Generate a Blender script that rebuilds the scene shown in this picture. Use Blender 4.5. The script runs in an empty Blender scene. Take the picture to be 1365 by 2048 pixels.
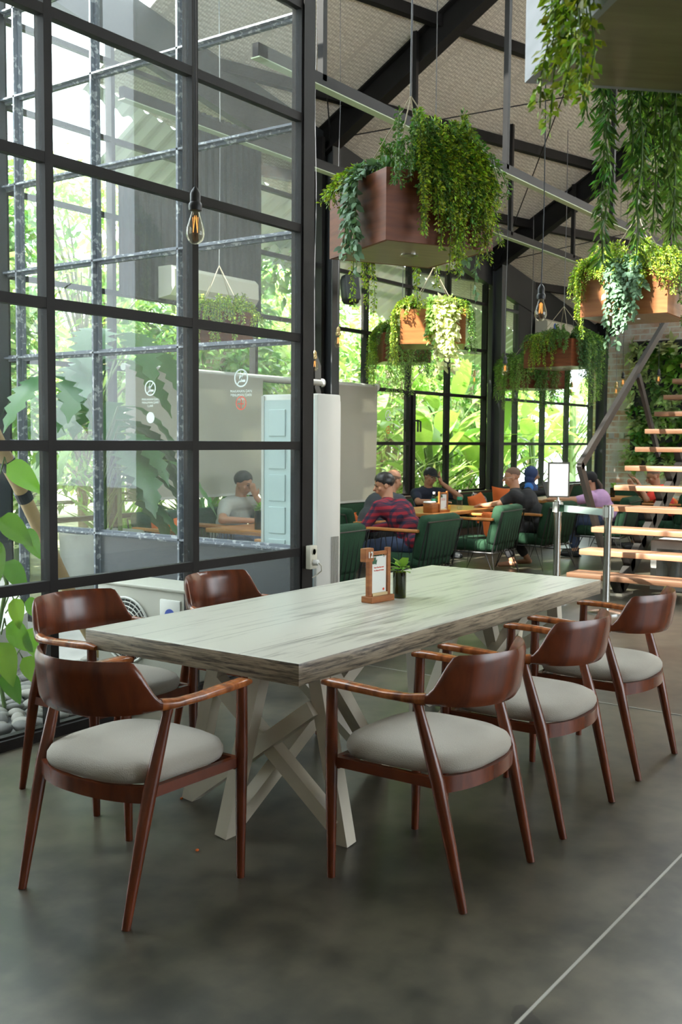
import bpy, math, random
import numpy as np
from mathutils import Vector, Matrix, Euler
R = math.radians
random.seed(7); rng = np.random.default_rng(7)
sc = bpy.context.scene
col = sc.collection

# ------------------------------------------------------------------ camera, world, sun, exposure
def setup_camera():
    yaw, pit, rol = R(35.5103), R(3.9569), R(0.413)
    fw = Vector((math.cos(yaw)*math.cos(pit), math.sin(yaw)*math.cos(pit), -math.sin(pit)))
    rt = Vector((math.sin(yaw), -math.cos(yaw), 0)); up = rt.cross(fw)
    r2 = rt*math.cos(rol) + up*math.sin(rol); u2 = -rt*math.sin(rol) + up*math.cos(rol)
    cd = bpy.data.cameras.new('camera'); co = bpy.data.objects.new('camera', cd); col.objects.link(co)
    co.matrix_world = Matrix(((r2.x, u2.x, -fw.x, 0), (r2.y, u2.y, -fw.y, 0), (r2.z, u2.z, -fw.z, 1.5), (0, 0, 0, 1)))
    cd.sensor_fit = 'VERTICAL'; cd.sensor_height = 36; cd.lens = 2073.0/2048*36
    cd.clip_end = 300; cd.dof.use_dof = True; cd.dof.focus_distance = 5.0; cd.dof.aperture_fstop = 6.3
    sc.camera = co
setup_camera()
w = bpy.data.worlds.new('world'); sc.world = w; w.use_nodes = True
bg = w.node_tree.nodes['Background']; bg.inputs[0].default_value = (.88, .95, 1.0, 1); bg.inputs[1].default_value = 6.0
sd = bpy.data.lights.new('sun', 'SUN'); sd.energy = 20; sd.angle = R(.8); sd.color = (1, .95, .86)
so = bpy.data.objects.new('sun', sd); col.objects.link(so)
sun_el, sun_dir = R(41), Vector((-1, .42, 0)).normalized()
so.rotation_euler = (-(sun_dir*math.cos(sun_el) + Vector((0, 0, math.sin(sun_el))))).to_track_quat('-Z', 'Y').to_euler()
so.location = (-5, 8, 12)
sc.view_settings.view_transform = 'Standard'; sc.view_settings.look = 'None'
sc.view_settings.exposure = 0.50; sc.view_settings.gamma = 1; sc.view_settings.use_curve_mapping = False
sc.cycles.max_bounces = 10; sc.cycles.diffuse_bounces = 5; sc.cycles.transparent_max_bounces = 24
sc.cycles.caustics_reflective = False; sc.cycles.caustics_refractive = False
sc.cycles.sample_clamp_indirect = 6

# ------------------------------------------------------------------ materials
def mat(name, c, rough=.5, metal=0., spec=.5, trans=0., emis=0., coat=0., bump=None, vary=0., grain=None, alpha=1., isl=0.):
    """bump=(scale,strength)  grain=(axis scale vector, colour2, contrast lo, hi)  vary: brightness noise amount"""
    m = bpy.data.materials.new(name); m.use_nodes = True; nt = m.node_tree; N = nt.nodes; L = nt.links
    b = N['Principled BSDF']; b.inputs['Base Color'].default_value = (*c, 1); b.inputs['Roughness'].default_value = rough
    b.inputs['Metallic'].default_value = metal; b.inputs['Specular IOR Level'].default_value = spec
    b.inputs['Coat Weight'].default_value = coat; b.inputs['Coat Roughness'].default_value = .15
    if trans: b.inputs['Transmission Weight'].default_value = trans
    if emis: b.inputs['Emission Color'].default_value = (*c, 1); b.inputs['Emission Strength'].default_value = emis
    tc = N.new('ShaderNodeTexCoord'); last = None
    def noise(scale, det=4, vec=None, dist=0):
        n = N.new('ShaderNodeTexNoise'); n.inputs['Scale'].default_value = scale; n.inputs['Detail'].default_value = det
        n.inputs['Distortion'].default_value = dist
        L.new(vec or tc.outputs['Object'], n.inputs['Vector']); return n
    def ramp(src, lo, hi, c1, c2):
        r = N.new('ShaderNodeValToRGB'); r.color_ramp.elements[0].position = lo; r.color_ramp.elements[1].position = hi
        r.color_ramp.elements[0].color = (*c1, 1); r.color_ramp.elements[1].color = (*c2, 1); L.new(src, r.inputs[0]); return r
    if grain:
        sv, c2, lo, hi = grain
        mp = N.new('ShaderNodeMapping'); mp.inputs['Scale'].default_value = sv; L.new(tc.outputs['Object'], mp.inputs[0])
        n = noise(1, 6, mp.outputs[0], .3); last = ramp(n.outputs['Fac'], lo, hi, c, c2).outputs[0]
    if vary:
        n = noise(3.1, 5); r = ramp(n.outputs['Fac'], .3, .7, tuple(x*(1-vary) for x in c), tuple(min(1, x*(1+vary)) for x in c))
        if last is None: last = r.outputs[0]
    if isl:
        g = N.new('ShaderNodeNewGeometry'); hs = N.new('ShaderNodeHueSaturation')
        mr = N.new('ShaderNodeMapRange'); mr.inputs[3].default_value = 1-isl; mr.inputs[4].default_value = 1+isl
        L.new(g.outputs['Random Per Island'], mr.inputs[0]); L.new(mr.outputs[0], hs.inputs['Value'])
        m2 = N.new('ShaderNodeMapRange'); m2.inputs[3].default_value = .5-.035*isl/.4; m2.inputs[4].default_value = .5+.02*isl/.4
        mm = N.new('ShaderNodeMath'); mm.operation = 'FRACT'; m7 = N.new('ShaderNodeMath'); m7.operation = 'MULTIPLY'; m7.inputs[1].default_value = 7.3
        L.new(g.outputs['Random Per Island'], m7.inputs[0]); L.new(m7.outputs[0], mm.inputs[0]); L.new(mm.outputs[0], m2.inputs[0]); L.new(m2.outputs[0], hs.inputs['Hue'])
        if last is None: hs.inputs['Color'].default_value = (*c, 1)
        else: L.new(last, hs.inputs['Color'])
        last = hs.outputs[0]
    if last is not None: L.new(last, b.inputs['Base Color'])
    if bump:
        n = noise(bump[0], 3); bp = N.new('ShaderNodeBump'); bp.inputs['Strength'].default_value = bump[1]; bp.inputs['Distance'].default_value = .01
        L.new(n.outputs['Fac'], bp.inputs['Height']); L.new(bp.outputs[0], b.inputs['Normal'])
    return m

def leafmat(name, c, tr=.35, rough=.45, isl=.4):
    c = tuple(min(.85, x*1.35) for x in c); m = mat(name, c, rough, isl=isl); nt = m.node_tree; N = nt.nodes; L = nt.links
    b = N['Principled BSDF']; t = N.new('ShaderNodeBsdfTranslucent'); mx = N.new('ShaderNodeMixShader'); mx.inputs[0].default_value = tr
    g = N.new('ShaderNodeMixRGB'); g.blend_type = 'MULTIPLY'; g.inputs[0].default_value = 1; g.inputs[2].default_value = (1.0, 1.13, .58, 1) if isl else (1, 1, .95, 1)
    if isl: L.new(b.inputs['Base Color'].links[0].from_socket, g.inputs[1])
    else: g.inputs[1].default_value = (*c, 1)
    L.new(g.outputs[0], t.inputs[0])
    L.new(b.outputs[0], mx.inputs[1]); L.new(t.outputs[0], mx.inputs[2]); L.new(mx.outputs[0], N['Material Output'].inputs[0])
    return m

def glassmat(name, tint=(.93, .97, .96), haze=.03, refl=.5, hazecol=(.8, .88, .9)):
    m = bpy.data.materials.new(name); m.use_nodes = True; nt = m.node_tree; N = nt.nodes; L = nt.links
    N.remove(N['Principled BSDF'])
    t = N.new('ShaderNodeBsdfTransparent'); t.inputs[0].default_value = (*tint, 1)
    g = N.new('ShaderNodeBsdfGlossy'); g.inputs['Roughness'].default_value = .01
    lw = N.new('ShaderNodeLayerWeight'); lw.inputs[0].default_value = .5
    pw = N.new('ShaderNodeMath'); pw.operation = 'POWER'; pw.inputs[1].default_value = 4; L.new(lw.outputs['Facing'], pw.inputs[0])
    ml = N.new('ShaderNodeMath'); ml.operation = 'MULTIPLY_ADD'; ml.inputs[1].default_value = refl; ml.inputs[2].default_value = .05; L.new(pw.outputs[0], ml.inputs[0])
    mx = N.new('ShaderNodeMixShader'); L.new(ml.outputs[0], mx.inputs[0]); L.new(t.outputs[0], mx.inputs[1]); L.new(g.outputs[0], mx.inputs[2])
    out = mx
    if haze:
        d = N.new('ShaderNodeBsdfTranslucent'); d.inputs[0].default_value = (*hazecol, 1)
        df = N.new('ShaderNodeBsdfDiffuse'); df.inputs[0].default_value = (*hazecol, 1)
        ad = N.new('ShaderNodeMixShader'); L.new(d.outputs[0], ad.inputs[1]); L.new(df.outputs[0], ad.inputs[2])
        tc = N.new('ShaderNodeTexCoord'); n = N.new('ShaderNodeTexNoise'); n.inputs['Scale'].default_value = 90; n.inputs['Detail'].default_value = 2
        n2 = N.new('ShaderNodeTexNoise'); n2.inputs['Scale'].default_value = 1.3
        L.new(tc.outputs['Object'], n.inputs[0]); L.new(tc.outputs['Object'], n2.inputs[0])
        r = N.new('ShaderNodeMapRange'); r.inputs[1].default_value = .62; r.inputs[2].default_value = .75; r.inputs[3].default_value = 0; r.inputs[4].default_value = haze*3
        L.new(n.outputs['Fac'], r.inputs[0])
        r2 = N.new('ShaderNodeMapRange'); r2.inputs[1].default_value = .3; r2.inputs[2].default_value = .7; r2.inputs[3].default_value = haze*.4; r2.inputs[4].default_value = haze*1.6
        L.new(n2.outputs['Fac'], r2.inputs[0])
        s = N.new('ShaderNodeMath'); L.new(r.outputs[0], s.inputs[0]); L.new(r2.outputs[0], s.inputs[1])
        m3 = N.new('ShaderNodeMixShader'); L.new(s.outputs[0], m3.inputs[0]); L.new(mx.outputs[0], m3.inputs[1]); L.new(ad.outputs[0], m3.inputs[2]); out = m3
    L.new(out.outputs[0], N['Material Output'].inputs[0])
    return m

M = {}
M['black_steel'] = mat('black_steel', (.011, .010, .010), .55, .0, spec=.22, vary=.3)
M['grey_steel'] = mat('grey_steel', (.045, .05, .055), .5)
M['weathered'] = mat('weathered_steel', (.13, .15, .18), .55, grain=((26, 26, 26), (.42, .45, .47), .55, .62))
M['wood_red'] = mat('wood_red', (.155, .033, .010), .25, coat=.05, grain=((22, 5, 5), (.075, .016, .006), .35, .7))
M['wood_arm_lit'] = mat('wood_arm_lit', (.42, .125, .03), .22, coat=.3, grain=((6, 30, 8), (.12, .03, .01), .35, .7))  # chair wood with the orange highlight put into a brighter colour
M['seat_fabric'] = mat('seat_fabric', (.40, .375, .325), .95, spec=.15, bump=(260, .25), vary=.06)
M['white_paint'] = mat('white_paint', (.62, .57, .46), .38, vary=.06)
M['ivory'] = mat('ivory_plastic', (.62, .6, .5), .4)
M['ac_white'] = mat('ac_white', (.68, .67, .62), .35)
M['ac_grey2'] = mat('fan_unit_beige', (.40, .40, .34), .45)
M['ac_back'] = mat('ac_back', (.50, .62, .62), .4)
M['ac_grey'] = mat('ac_grey_plastic', (.55, .56, .52), .45)
M['green_velvet'] = mat('green_velvet', (.018, .052, .027), .85, spec=.2, bump=(60, .25), vary=.25)
M['oak'] = mat('oak_arm', (.52, .22, .055), .35, coat=.2, grain=((6, 6, 30), (.36, .13, .03), .35, .65))
M['orange'] = mat('orange_fabric', (.75, .16, .03), .85, vary=.12)
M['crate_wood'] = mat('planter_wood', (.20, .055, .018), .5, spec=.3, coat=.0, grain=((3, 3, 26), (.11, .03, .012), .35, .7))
M['crate_wood_lit'] = mat('planter_wood_sunlit', (.40, .15, .045), .4, coat=.1, grain=((3, 3, 26), (.27, .085, .025), .35, .7))  # sunlit copy of the planter wood, sunlight put into its colour
M['under'] = mat('planter_underside', (.30, .25, .13), .3, grain=((3, 20, 3), (.2, .16, .08), .3, .7))
M['grey_board'] = mat('grey_board', (.42, .42, .45), .5, grain=((3, 3, 16), (.3, .3, .32), .35, .7))
M['steel'] = mat('brushed_steel', (.62, .62, .6), .2, 1.0)
M['black_rod'] = mat('black_rod', (.01, .01, .01), .35)
M['rope'] = mat('rope', (.42, .36, .26), .9)
M['cord_grey'] = mat('cord_grey', (.16, .16, .17), .6)
M['rubber'] = mat('black_rubber', (.012, .014, .016), .45)
M['soil'] = mat('coir', (.10, .045, .018), .95, bump=(80, .8))
M['blind'] = leafmat('blind_fabric', (.40, .39, .34), .35, .8, 0)
M['pebble'] = mat('pebble', (.20, .20, .175), .7, vary=.25)
M['concrete'] = mat('concrete', (.45, .44, .41), .8, vary=.18, bump=(30, .2))
M['dark_board'] = mat('dark_board', (.018, .02, .022), .6)
M['dark_wood'] = mat('dark_wood', (.06, .035, .02), .5, grain=((2, 20, 20), (.03, .017, .01), .3, .7))
M['tread'] = mat('tread_wood', (.36, .19, .11), .42, grain=((14, 2, 20), (.22, .105, .055), .35, .7))
M['stair_steel'] = mat('stair_steel', (.022, .02, .018), .5)
M['bamboo'] = mat('bamboo', (.50, .36, .17), .45, grain=((2, 2, 2), (.34, .22, .10), .4, .7))
M['paper'] = mat('paper', (.72, .74, .70), .6)
M['white'] = mat('white_plain', (.85, .85, .84), .5)
M['black'] = mat('black_plain', (.01, .01, .01), .5)
M['red_ink'] = mat('red_ink', (.75, .06, .02), .6)
M['blue_ink'] = mat('blue_ink', (.02, .06, .35), .5)
M['skin'] = mat('skin', (.46, .23, .135), .5, vary=.05)
M['skin_dark'] = mat('skin_tan', (.36, .17, .095), .5, vary=.05)
M['hair'] = mat('black_hair', (.012, .011, .011), .4, grain=((60, 60, 12), (.03, .028, .028), .4, .7))
M['stubble'] = mat('cropped_hair', (.15, .09, .06), .8)
M['brown_hair'] = mat('brown_hair', (.05, .025, .015), .5)
M['denim'] = mat('denim', (.05, .07, .13), .9)
M['lamp_glass'] = glassmat('lamp_glass', (.97, .93, .80), 0, .8)
M['filament'] = mat('filament', (1.0, .45, .12), emis=1.2)
M['brass'] = mat('brass', (.45, .33, .16), .35, 1)
M['glass'] = glassmat('window_glass', (.93, .97, .96), .007, .4)
M['glass_dusty'] = glassmat('dusty_window_glass', (.90, .95, .95), .014, .35, (.45, .65, .72))
M['clear'] = glassmat('clear_plastic', (.9, .93, .93), 0, .7)
M['bottle_green'] = glassmat('green_glass', (.30, .34, .04), 0, .9)
M['water'] = glassmat('juice', (.95, .75, .15), .3, .4, (.9, .7, .1))
M['l_yellow'] = leafmat('leaf_yellowgreen', (.21, .32, .030), .28, isl=.7)
M['l_mid'] = leafmat('leaf_mid', (.065, .16, .025), .28, isl=.6)
M['l_dark'] = leafmat('leaf_dark', (.04, .12, .03), .25)
M['l_silver'] = leafmat('leaf_silvergreen', (.135, .235, .145), .2, .55, .35)
M['l_fern'] = leafmat('leaf_fern', (.19, .32, .075), .35)
M['l_banana'] = leafmat('leaf_banana', (.24, .40, .11), .5, .25, .3)
M['l_tree'] = leafmat('leaf_tree', (.40, .48, .25), .4, .22, .55)
M['l_tree2'] = leafmat('leaf_tree_deep', (.15, .27, .10), .4, .22, .5)
M['l_pale'] = leafmat('leaf_pale', (.50, .52, .30), .4, .35, .4)
M['l_red'] = leafmat('leaf_red', (.42, .09, .06), .35, .4, .5)
M['l_pothos'] = leafmat('leaf_pothos', (.11, .24, .03), .4, .3, .4)
M['l_monstera'] = leafmat('leaf_monstera', (.035, .12, .035), .25, .3, .2)
M['bark'] = mat('bark', (.35, .28, .20), .9, vary=.3, bump=(20, .5))
M['stem'] = mat('stem', (.10, .17, .04), .6)

def floor_mat():
    m = mat('polished_concrete', (.1, .1, .09), .25); nt = m.node_tree; N = nt.nodes; L = nt.links; b = N['Principled BSDF']
    tc = N.new('ShaderNodeTexCoord')
    n = N.new('ShaderNodeTexNoise'); n.inputs['Scale'].default_value = 1.3; n.inputs['Detail'].default_value = 6; n.inputs['Roughness'].default_value = .5; n.inputs['Distortion'].default_value = 0
    n2 = N.new('ShaderNodeTexNoise'); n2.inputs['Scale'].default_value = 7; n2.inputs['Detail'].default_value = 6
    L.new(tc.outputs['Object'], n.inputs[0]); L.new(tc.outputs['Object'], n2.inputs[0])
    r = N.new('ShaderNodeValToRGB'); e = r.color_ramp.elements; e[0].position = .36; e[0].position = .40; e[0].color = (.010, .011, .009, 1); e[1].position = .62; e[1].color = (.115, .102, .070, 1); r.color_ramp.interpolation = 'B_SPLINE'
    mm = N.new('ShaderNodeMath'); mm.operation = 'MULTIPLY_ADD'; mm.inputs[1].default_value = .4; L.new(n2.outputs['Fac'], mm.inputs[0])
    m0 = N.new('ShaderNodeMath'); m0.operation = 'MULTIPLY'; m0.inputs[1].default_value = .62; L.new(n.outputs['Fac'], m0.inputs[0]); L.new(m0.outputs[0], mm.inputs[2])
    L.new(mm.outputs[0], r.inputs[0])
    sx = N.new('ShaderNodeSeparateXYZ'); L.new(tc.outputs['Object'], sx.inputs[0])
    d = N.new('ShaderNodeMath'); d.operation = 'SUBTRACT'; d.inputs[1].default_value = 1.12; L.new(sx.outputs[1], d.inputs[0]); da = N.new('ShaderNodeMath'); da.operation = 'ABSOLUTE'; L.new(d.outputs[0], da.inputs[0])
    n3 = N.new('ShaderNodeTexNoise'); n3.inputs['Scale'].default_value = 3.2; n3.inputs['Detail'].default_value = 5; L.new(tc.outputs['Object'], n3.inputs[0])
    q = N.new('ShaderNodeMath'); q.operation = 'MULTIPLY_ADD'; q.inputs[1].default_value = 2.0; L.new(da.outputs[0], q.inputs[0]); L.new(n3.outputs['Fac'], q.inputs[2])
    st = N.new('ShaderNodeMapRange'); st.inputs[1].default_value = .50; st.inputs[2].default_value = .515; st.inputs[3].default_value = .55; st.inputs[4].default_value = 1; L.new(q.outputs[0], st.inputs[0])
    mu = N.new('ShaderNodeMixRGB'); mu.blend_type = 'MULTIPLY'; mu.inputs[0].default_value = 1; L.new(r.outputs[0], mu.inputs[1]); L.new(st.outputs[0], mu.inputs[2]); L.new(mu.outputs[0], b.inputs['Base Color'])
    rr = N.new('ShaderNodeMapRange'); rr.inputs[1].default_value = .1; rr.inputs[2].default_value = .9; rr.inputs[3].default_value = .285; rr.inputs[4].default_value = .38
    L.new(n.outputs['Fac'], rr.inputs[0]); L.new(rr.outputs[0], b.inputs['Roughness'])
    return m
M['floor'] = floor_mat()

def foil_mat():
    m = mat('insulation_foil', (.5, .46, .4), .5, .15); nt = m.node_tree; N = nt.nodes; L = nt.links; b = N['Principled BSDF']
    tc = N.new('ShaderNodeTexCoord')
    sx = N.new('ShaderNodeSeparateXYZ'); L.new(tc.outputs['Object'], sx.inputs[0])
    v = N.new('ShaderNodeTexVoronoi'); v.inputs['Scale'].default_value = 34; v.inputs['Randomness'].default_value = .25; L.new(tc.outputs['Object'], v.inputs['Vector'])
    n = N.new('ShaderNodeTexNoise'); n.inputs['Scale'].default_value = 1.2; n.inputs['Detail'].default_value = 4; L.new(tc.outputs['Object'], n.inputs[0])
    r = N.new('ShaderNodeValToRGB'); e = r.color_ramp.elements; e[0].position = .0; e[0].color = (.88, .82, .72, 1); e[1].position = .75; e[1].color = (.46, .41, .34, 1)
    L.new(v.outputs['Distance'], r.inputs[0])
    # lap seams every 1.05 m along X
    md = N.new('ShaderNodeMath'); md.operation = 'MODULO'; md.inputs[1].default_value = 1.05; L.new(sx.outputs[0], md.inputs[0])
    lt = N.new('ShaderNodeMath'); lt.operation = 'LESS_THAN'; lt.inputs[1].default_value = .05; L.new(md.outputs[0], lt.inputs[0])
    mx = N.new('ShaderNodeMixRGB'); mx.inputs[2].default_value = (.55, .5, .43, 1); L.new(lt.outputs[0], mx.inputs[0]); L.new(r.outputs[0], mx.inputs[1])
    L.new(mx.outputs[0], b.inputs['Base Color'])
    b1 = N.new('ShaderNodeBump'); b1.inputs['Strength'].default_value = .55; b1.inputs['Distance'].default_value = .01; L.new(v.outputs['Distance'], b1.inputs['Height'])
    b2 = N.new('ShaderNodeBump'); b2.inputs['Strength'].default_value = .6; b2.inputs['Distance'].default_value = .12; L.new(n.outputs['Fac'], b2.inputs['Height']); L.new(b1.outputs[0], b2.inputs['Normal'])
    L.new(b2.outputs[0], b.inputs['Normal'])
    return m
M['foil'] = foil_mat()

def brick_mat():
    m = mat('whitewashed_brick', (.6, .5, .4), .85); nt = m.node_tree; N = nt.nodes; L = nt.links; b = N['Principled BSDF']
    tc = N.new('ShaderNodeTexCoord'); sx = N.new('ShaderNodeSeparateXYZ'); L.new(tc.outputs['Object'], sx.inputs[0])
    cx = N.new('ShaderNodeCombineXYZ'); L.new(sx.outputs[1], cx.inputs[0]); L.new(sx.outputs[2], cx.inputs[1])
    bk = N.new('ShaderNodeTexBrick'); bk.inputs['Scale'].default_value = 1; bk.inputs['Brick Width'].default_value = .36; bk.inputs['Row Height'].default_value = .105
    bk.inputs['Mortar Size'].default_value = .012; bk.inputs['Bias'].default_value = 0
    bk.inputs['Color1'].default_value = (.58, .27, .14, 1); bk.inputs['Color2'].default_value = (.72, .52, .36, 1); bk.inputs['Mortar'].default_value = (.84, .82, .76, 1)
    L.new(cx.outputs[0], bk.inputs[0])
    n = N.new('ShaderNodeTexNoise'); n.inputs['Scale'].default_value = 5; n.inputs['Detail'].default_value = 6; L.new(tc.outputs['Object'], n.inputs[0])
    r = N.new('ShaderNodeMapRange'); r.inputs[1].default_value = .38; r.inputs[2].default_value = .62; r.inputs[3].default_value = .12; r.inputs[4].default_value = .9
    L.new(n.outputs['Fac'], r.inputs[0]); mx = N.new('ShaderNodeMixRGB'); mx.inputs[2].default_value = (.82, .80, .74, 1)
    L.new(r.outputs[0], mx.inputs[0]); L.new(bk.outputs['Color'], mx.inputs[1]); L.new(mx.outputs[0], b.inputs['Base Color'])
    bp = N.new('ShaderNodeBump'); bp.invert = True; bp.inputs['Strength'].default_value = .5; L.new(bk.outputs['Fac'], bp.inputs['Height']); L.new(bp.outputs[0], b.inputs['Normal'])
    return m
M['brick'] = brick_mat()

def table_mat():
    m = mat('whitewashed_tabletop', (.6, .6, .5), .4); nt = m.node_tree; N = nt.nodes; L = nt.links; b = N['Principled BSDF']
    tc = N.new('ShaderNodeTexCoord'); mp = N.new('ShaderNodeMapping'); mp.inputs['Scale'].default_value = (2.2, 26, 26); L.new(tc.outputs['Object'], mp.inputs[0])
    n = N.new('ShaderNodeTexNoise'); n.inputs['Scale'].default_value = 1; n.inputs['Detail'].default_value = 8; n.inputs['Roughness'].default_value = .65; n.inputs['Distortion'].default_value = .4; L.new(mp.outputs[0], n.inputs[0])
    mq = N.new('ShaderNodeMapping'); mq.inputs['Scale'].default_value = (.7, 2.5, 2.5); L.new(tc.outputs['Object'], mq.inputs[0])
    nb = N.new('ShaderNodeTexNoise'); nb.inputs['Scale'].default_value = 1.6; nb.inputs['Detail'].default_value = 3; L.new(mq.outputs[0], nb.inputs[0])
    g = N.new('ShaderNodeNewGeometry'); sn = N.new('ShaderNodeSeparateXYZ'); L.new(g.outputs['Normal'], sn.inputs[0])
    top = N.new('ShaderNodeMath'); top.operation = 'GREATER_THAN'; top.inputs[1].default_value = .6; L.new(sn.outputs[2], top.inputs[0])
    me_ = N.new('ShaderNodeMapping'); me_.inputs['Scale'].default_value = (3.2, 3.2, 60); L.new(tc.outputs['Object'], me_.inputs[0])
    ne = N.new('ShaderNodeTexNoise'); ne.inputs['Scale'].default_value = 1.6; ne.inputs['Detail'].default_value = 8; ne.inputs['Roughness'].default_value = .7; ne.inputs['Distortion'].default_value = .5; L.new(me_.outputs[0], ne.inputs[0])
    ra = N.new('ShaderNodeValToRGB'); e = ra.color_ramp.elements; e[0].position = .30; e[0].color = (.15, .145, .12, 1); e[1].position = .56; e[1].color = (.53, .52, .445, 1)
    rb = N.new('ShaderNodeValToRGB'); e = rb.color_ramp.elements; e[0].position = .38; e[0].color = (.05, .04, .03, 1); e[1].position = .56; e[1].color = (.34, .28, .20, 1)
    ad = N.new('ShaderNodeMath'); ad.operation = 'MULTIPLY_ADD'; ad.inputs[1].default_value = .5; ad.inputs[2].default_value = -.17; L.new(nb.outputs['Fac'], ad.inputs[0])
    s = N.new('ShaderNodeMath'); L.new(n.outputs['Fac'], s.inputs[0]); L.new(ad.outputs[0], s.inputs[1])
    L.new(s.outputs[0], ra.inputs[0]); L.new(ne.outputs['Fac'], rb.inputs[0])
    sy = N.new('ShaderNodeSeparateXYZ'); L.new(tc.outputs['Object'], sy.inputs[0])
    mo = N.new('ShaderNodeMath'); mo.operation = 'PINGPONG'; mo.inputs[1].default_value = .1337; L.new(sy.outputs[1], mo.inputs[0])
    lt = N.new('ShaderNodeMath'); lt.operation = 'LESS_THAN'; lt.inputs[1].default_value = .0016; L.new(mo.outputs[0], lt.inputs[0])
    mx0 = N.new('ShaderNodeMixRGB'); mx0.inputs[2].default_value = (.1, .095, .08, 1); L.new(lt.outputs[0], mx0.inputs[0]); L.new(ra.outputs[0], mx0.inputs[1])
    mx = N.new('ShaderNodeMixRGB'); L.new(top.outputs[0], mx.inputs[0]); L.new(rb.outputs[0], mx.inputs[1]); L.new(mx0.outputs[0], mx.inputs[2])
    L.new(mx.outputs[0], b.inputs['Base Color'])
    bp = N.new('ShaderNodeBump'); bp.inputs['Strength'].default_value = .12; L.new(n.outputs['Fac'], bp.inputs['Height']); L.new(bp.outputs[0], b.inputs['Normal'])
    b.inputs['Roughness'].default_value = .33
    return m
M['tabletop'] = table_mat()

def plaid_mat():
    m = mat('plaid_cotton', (.3, .03, .05), .9); nt = m.node_tree; N = nt.nodes; L = nt.links; b = N['Principled BSDF']
    tc = N.new('ShaderNodeTexCoord'); mp = N.new('ShaderNodeMapping'); mp.inputs['Rotation'].default_value = (0, .1, .0); L.new(tc.outputs['Object'], mp.inputs[0])
    sx = N.new('ShaderNodeSeparateXYZ'); L.new(mp.outputs[0], sx.inputs[0]); fs = []
    su = N.new('ShaderNodeMath'); L.new(sx.outputs[0], su.inputs[0]); L.new(sx.outputs[1], su.inputs[1])
    for src, per in ((su.outputs[0], .07), (sx.outputs[2], .06)):
        a = N.new('ShaderNodeMath'); a.operation = 'PINGPONG'; a.inputs[1].default_value = per/2; L.new(src, a.inputs[0])
        c = N.new('ShaderNodeMath'); c.operation = 'GREATER_THAN'; c.inputs[1].default_value = per/4; L.new(a.outputs[0], c.inputs[0]); fs.append(c)
    s = N.new('ShaderNodeMath'); L.new(fs[0].outputs[0], s.inputs[0]); L.new(fs[1].outputs[0], s.inputs[1])
    h = N.new('ShaderNodeMath'); h.operation = 'MULTIPLY'; h.inputs[1].default_value = .5; L.new(s.outputs[0], h.inputs[0])
    r = N.new('ShaderNodeValToRGB'); r.color_ramp.interpolation = 'CONSTANT'; e = r.color_ramp.elements; e[0].color = (.010, .012, .035, 1); e[1].position = .75; e[1].color = (.26, .012, .025, 1)
    x = e.new(.25); x.color = (.075, .012, .032, 1); L.new(h.outputs[0], r.inputs[0]); L.new(r.outputs[0], b.inputs['Base Color'])
    return m
M['plaid'] = plaid_mat()

# ------------------------------------------------------------------ mesh helpers
def link(name, me, mt=None, parent=None, smooth=False):
    o = bpy.data.objects.new(name, me); col.objects.link(o)
    if mt is not None: me.materials.append(M[mt] if isinstance(mt, str) else mt)
    if parent is not None: o.parent = parent
    if smooth: me.polygons.foreach_set('use_smooth', [True]*len(me.polygons))
    return o
def empty(name, loc=(0, 0, 0), rz=0., parent=None):
    o = bpy.data.objects.new(name, None); col.objects.link(o); o.location = loc; o.rotation_euler = (0, 0, rz)
    o.empty_display_size = .1
    if parent: o.parent = parent
    return o
def tag(o, label=None, cat=None, group=None, kind=None):
    if label: o['label'] = label
    if cat: o['category'] = cat
    if group: o['group'] = group
    if kind: o['kind'] = kind
    return o
def copy_tree(o, parent=None):
    c = o.copy(); col.objects.link(c)
    if parent is not None: c.parent = parent
    for ch in list(o.children): copy_tree(ch, c)
    return c

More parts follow.
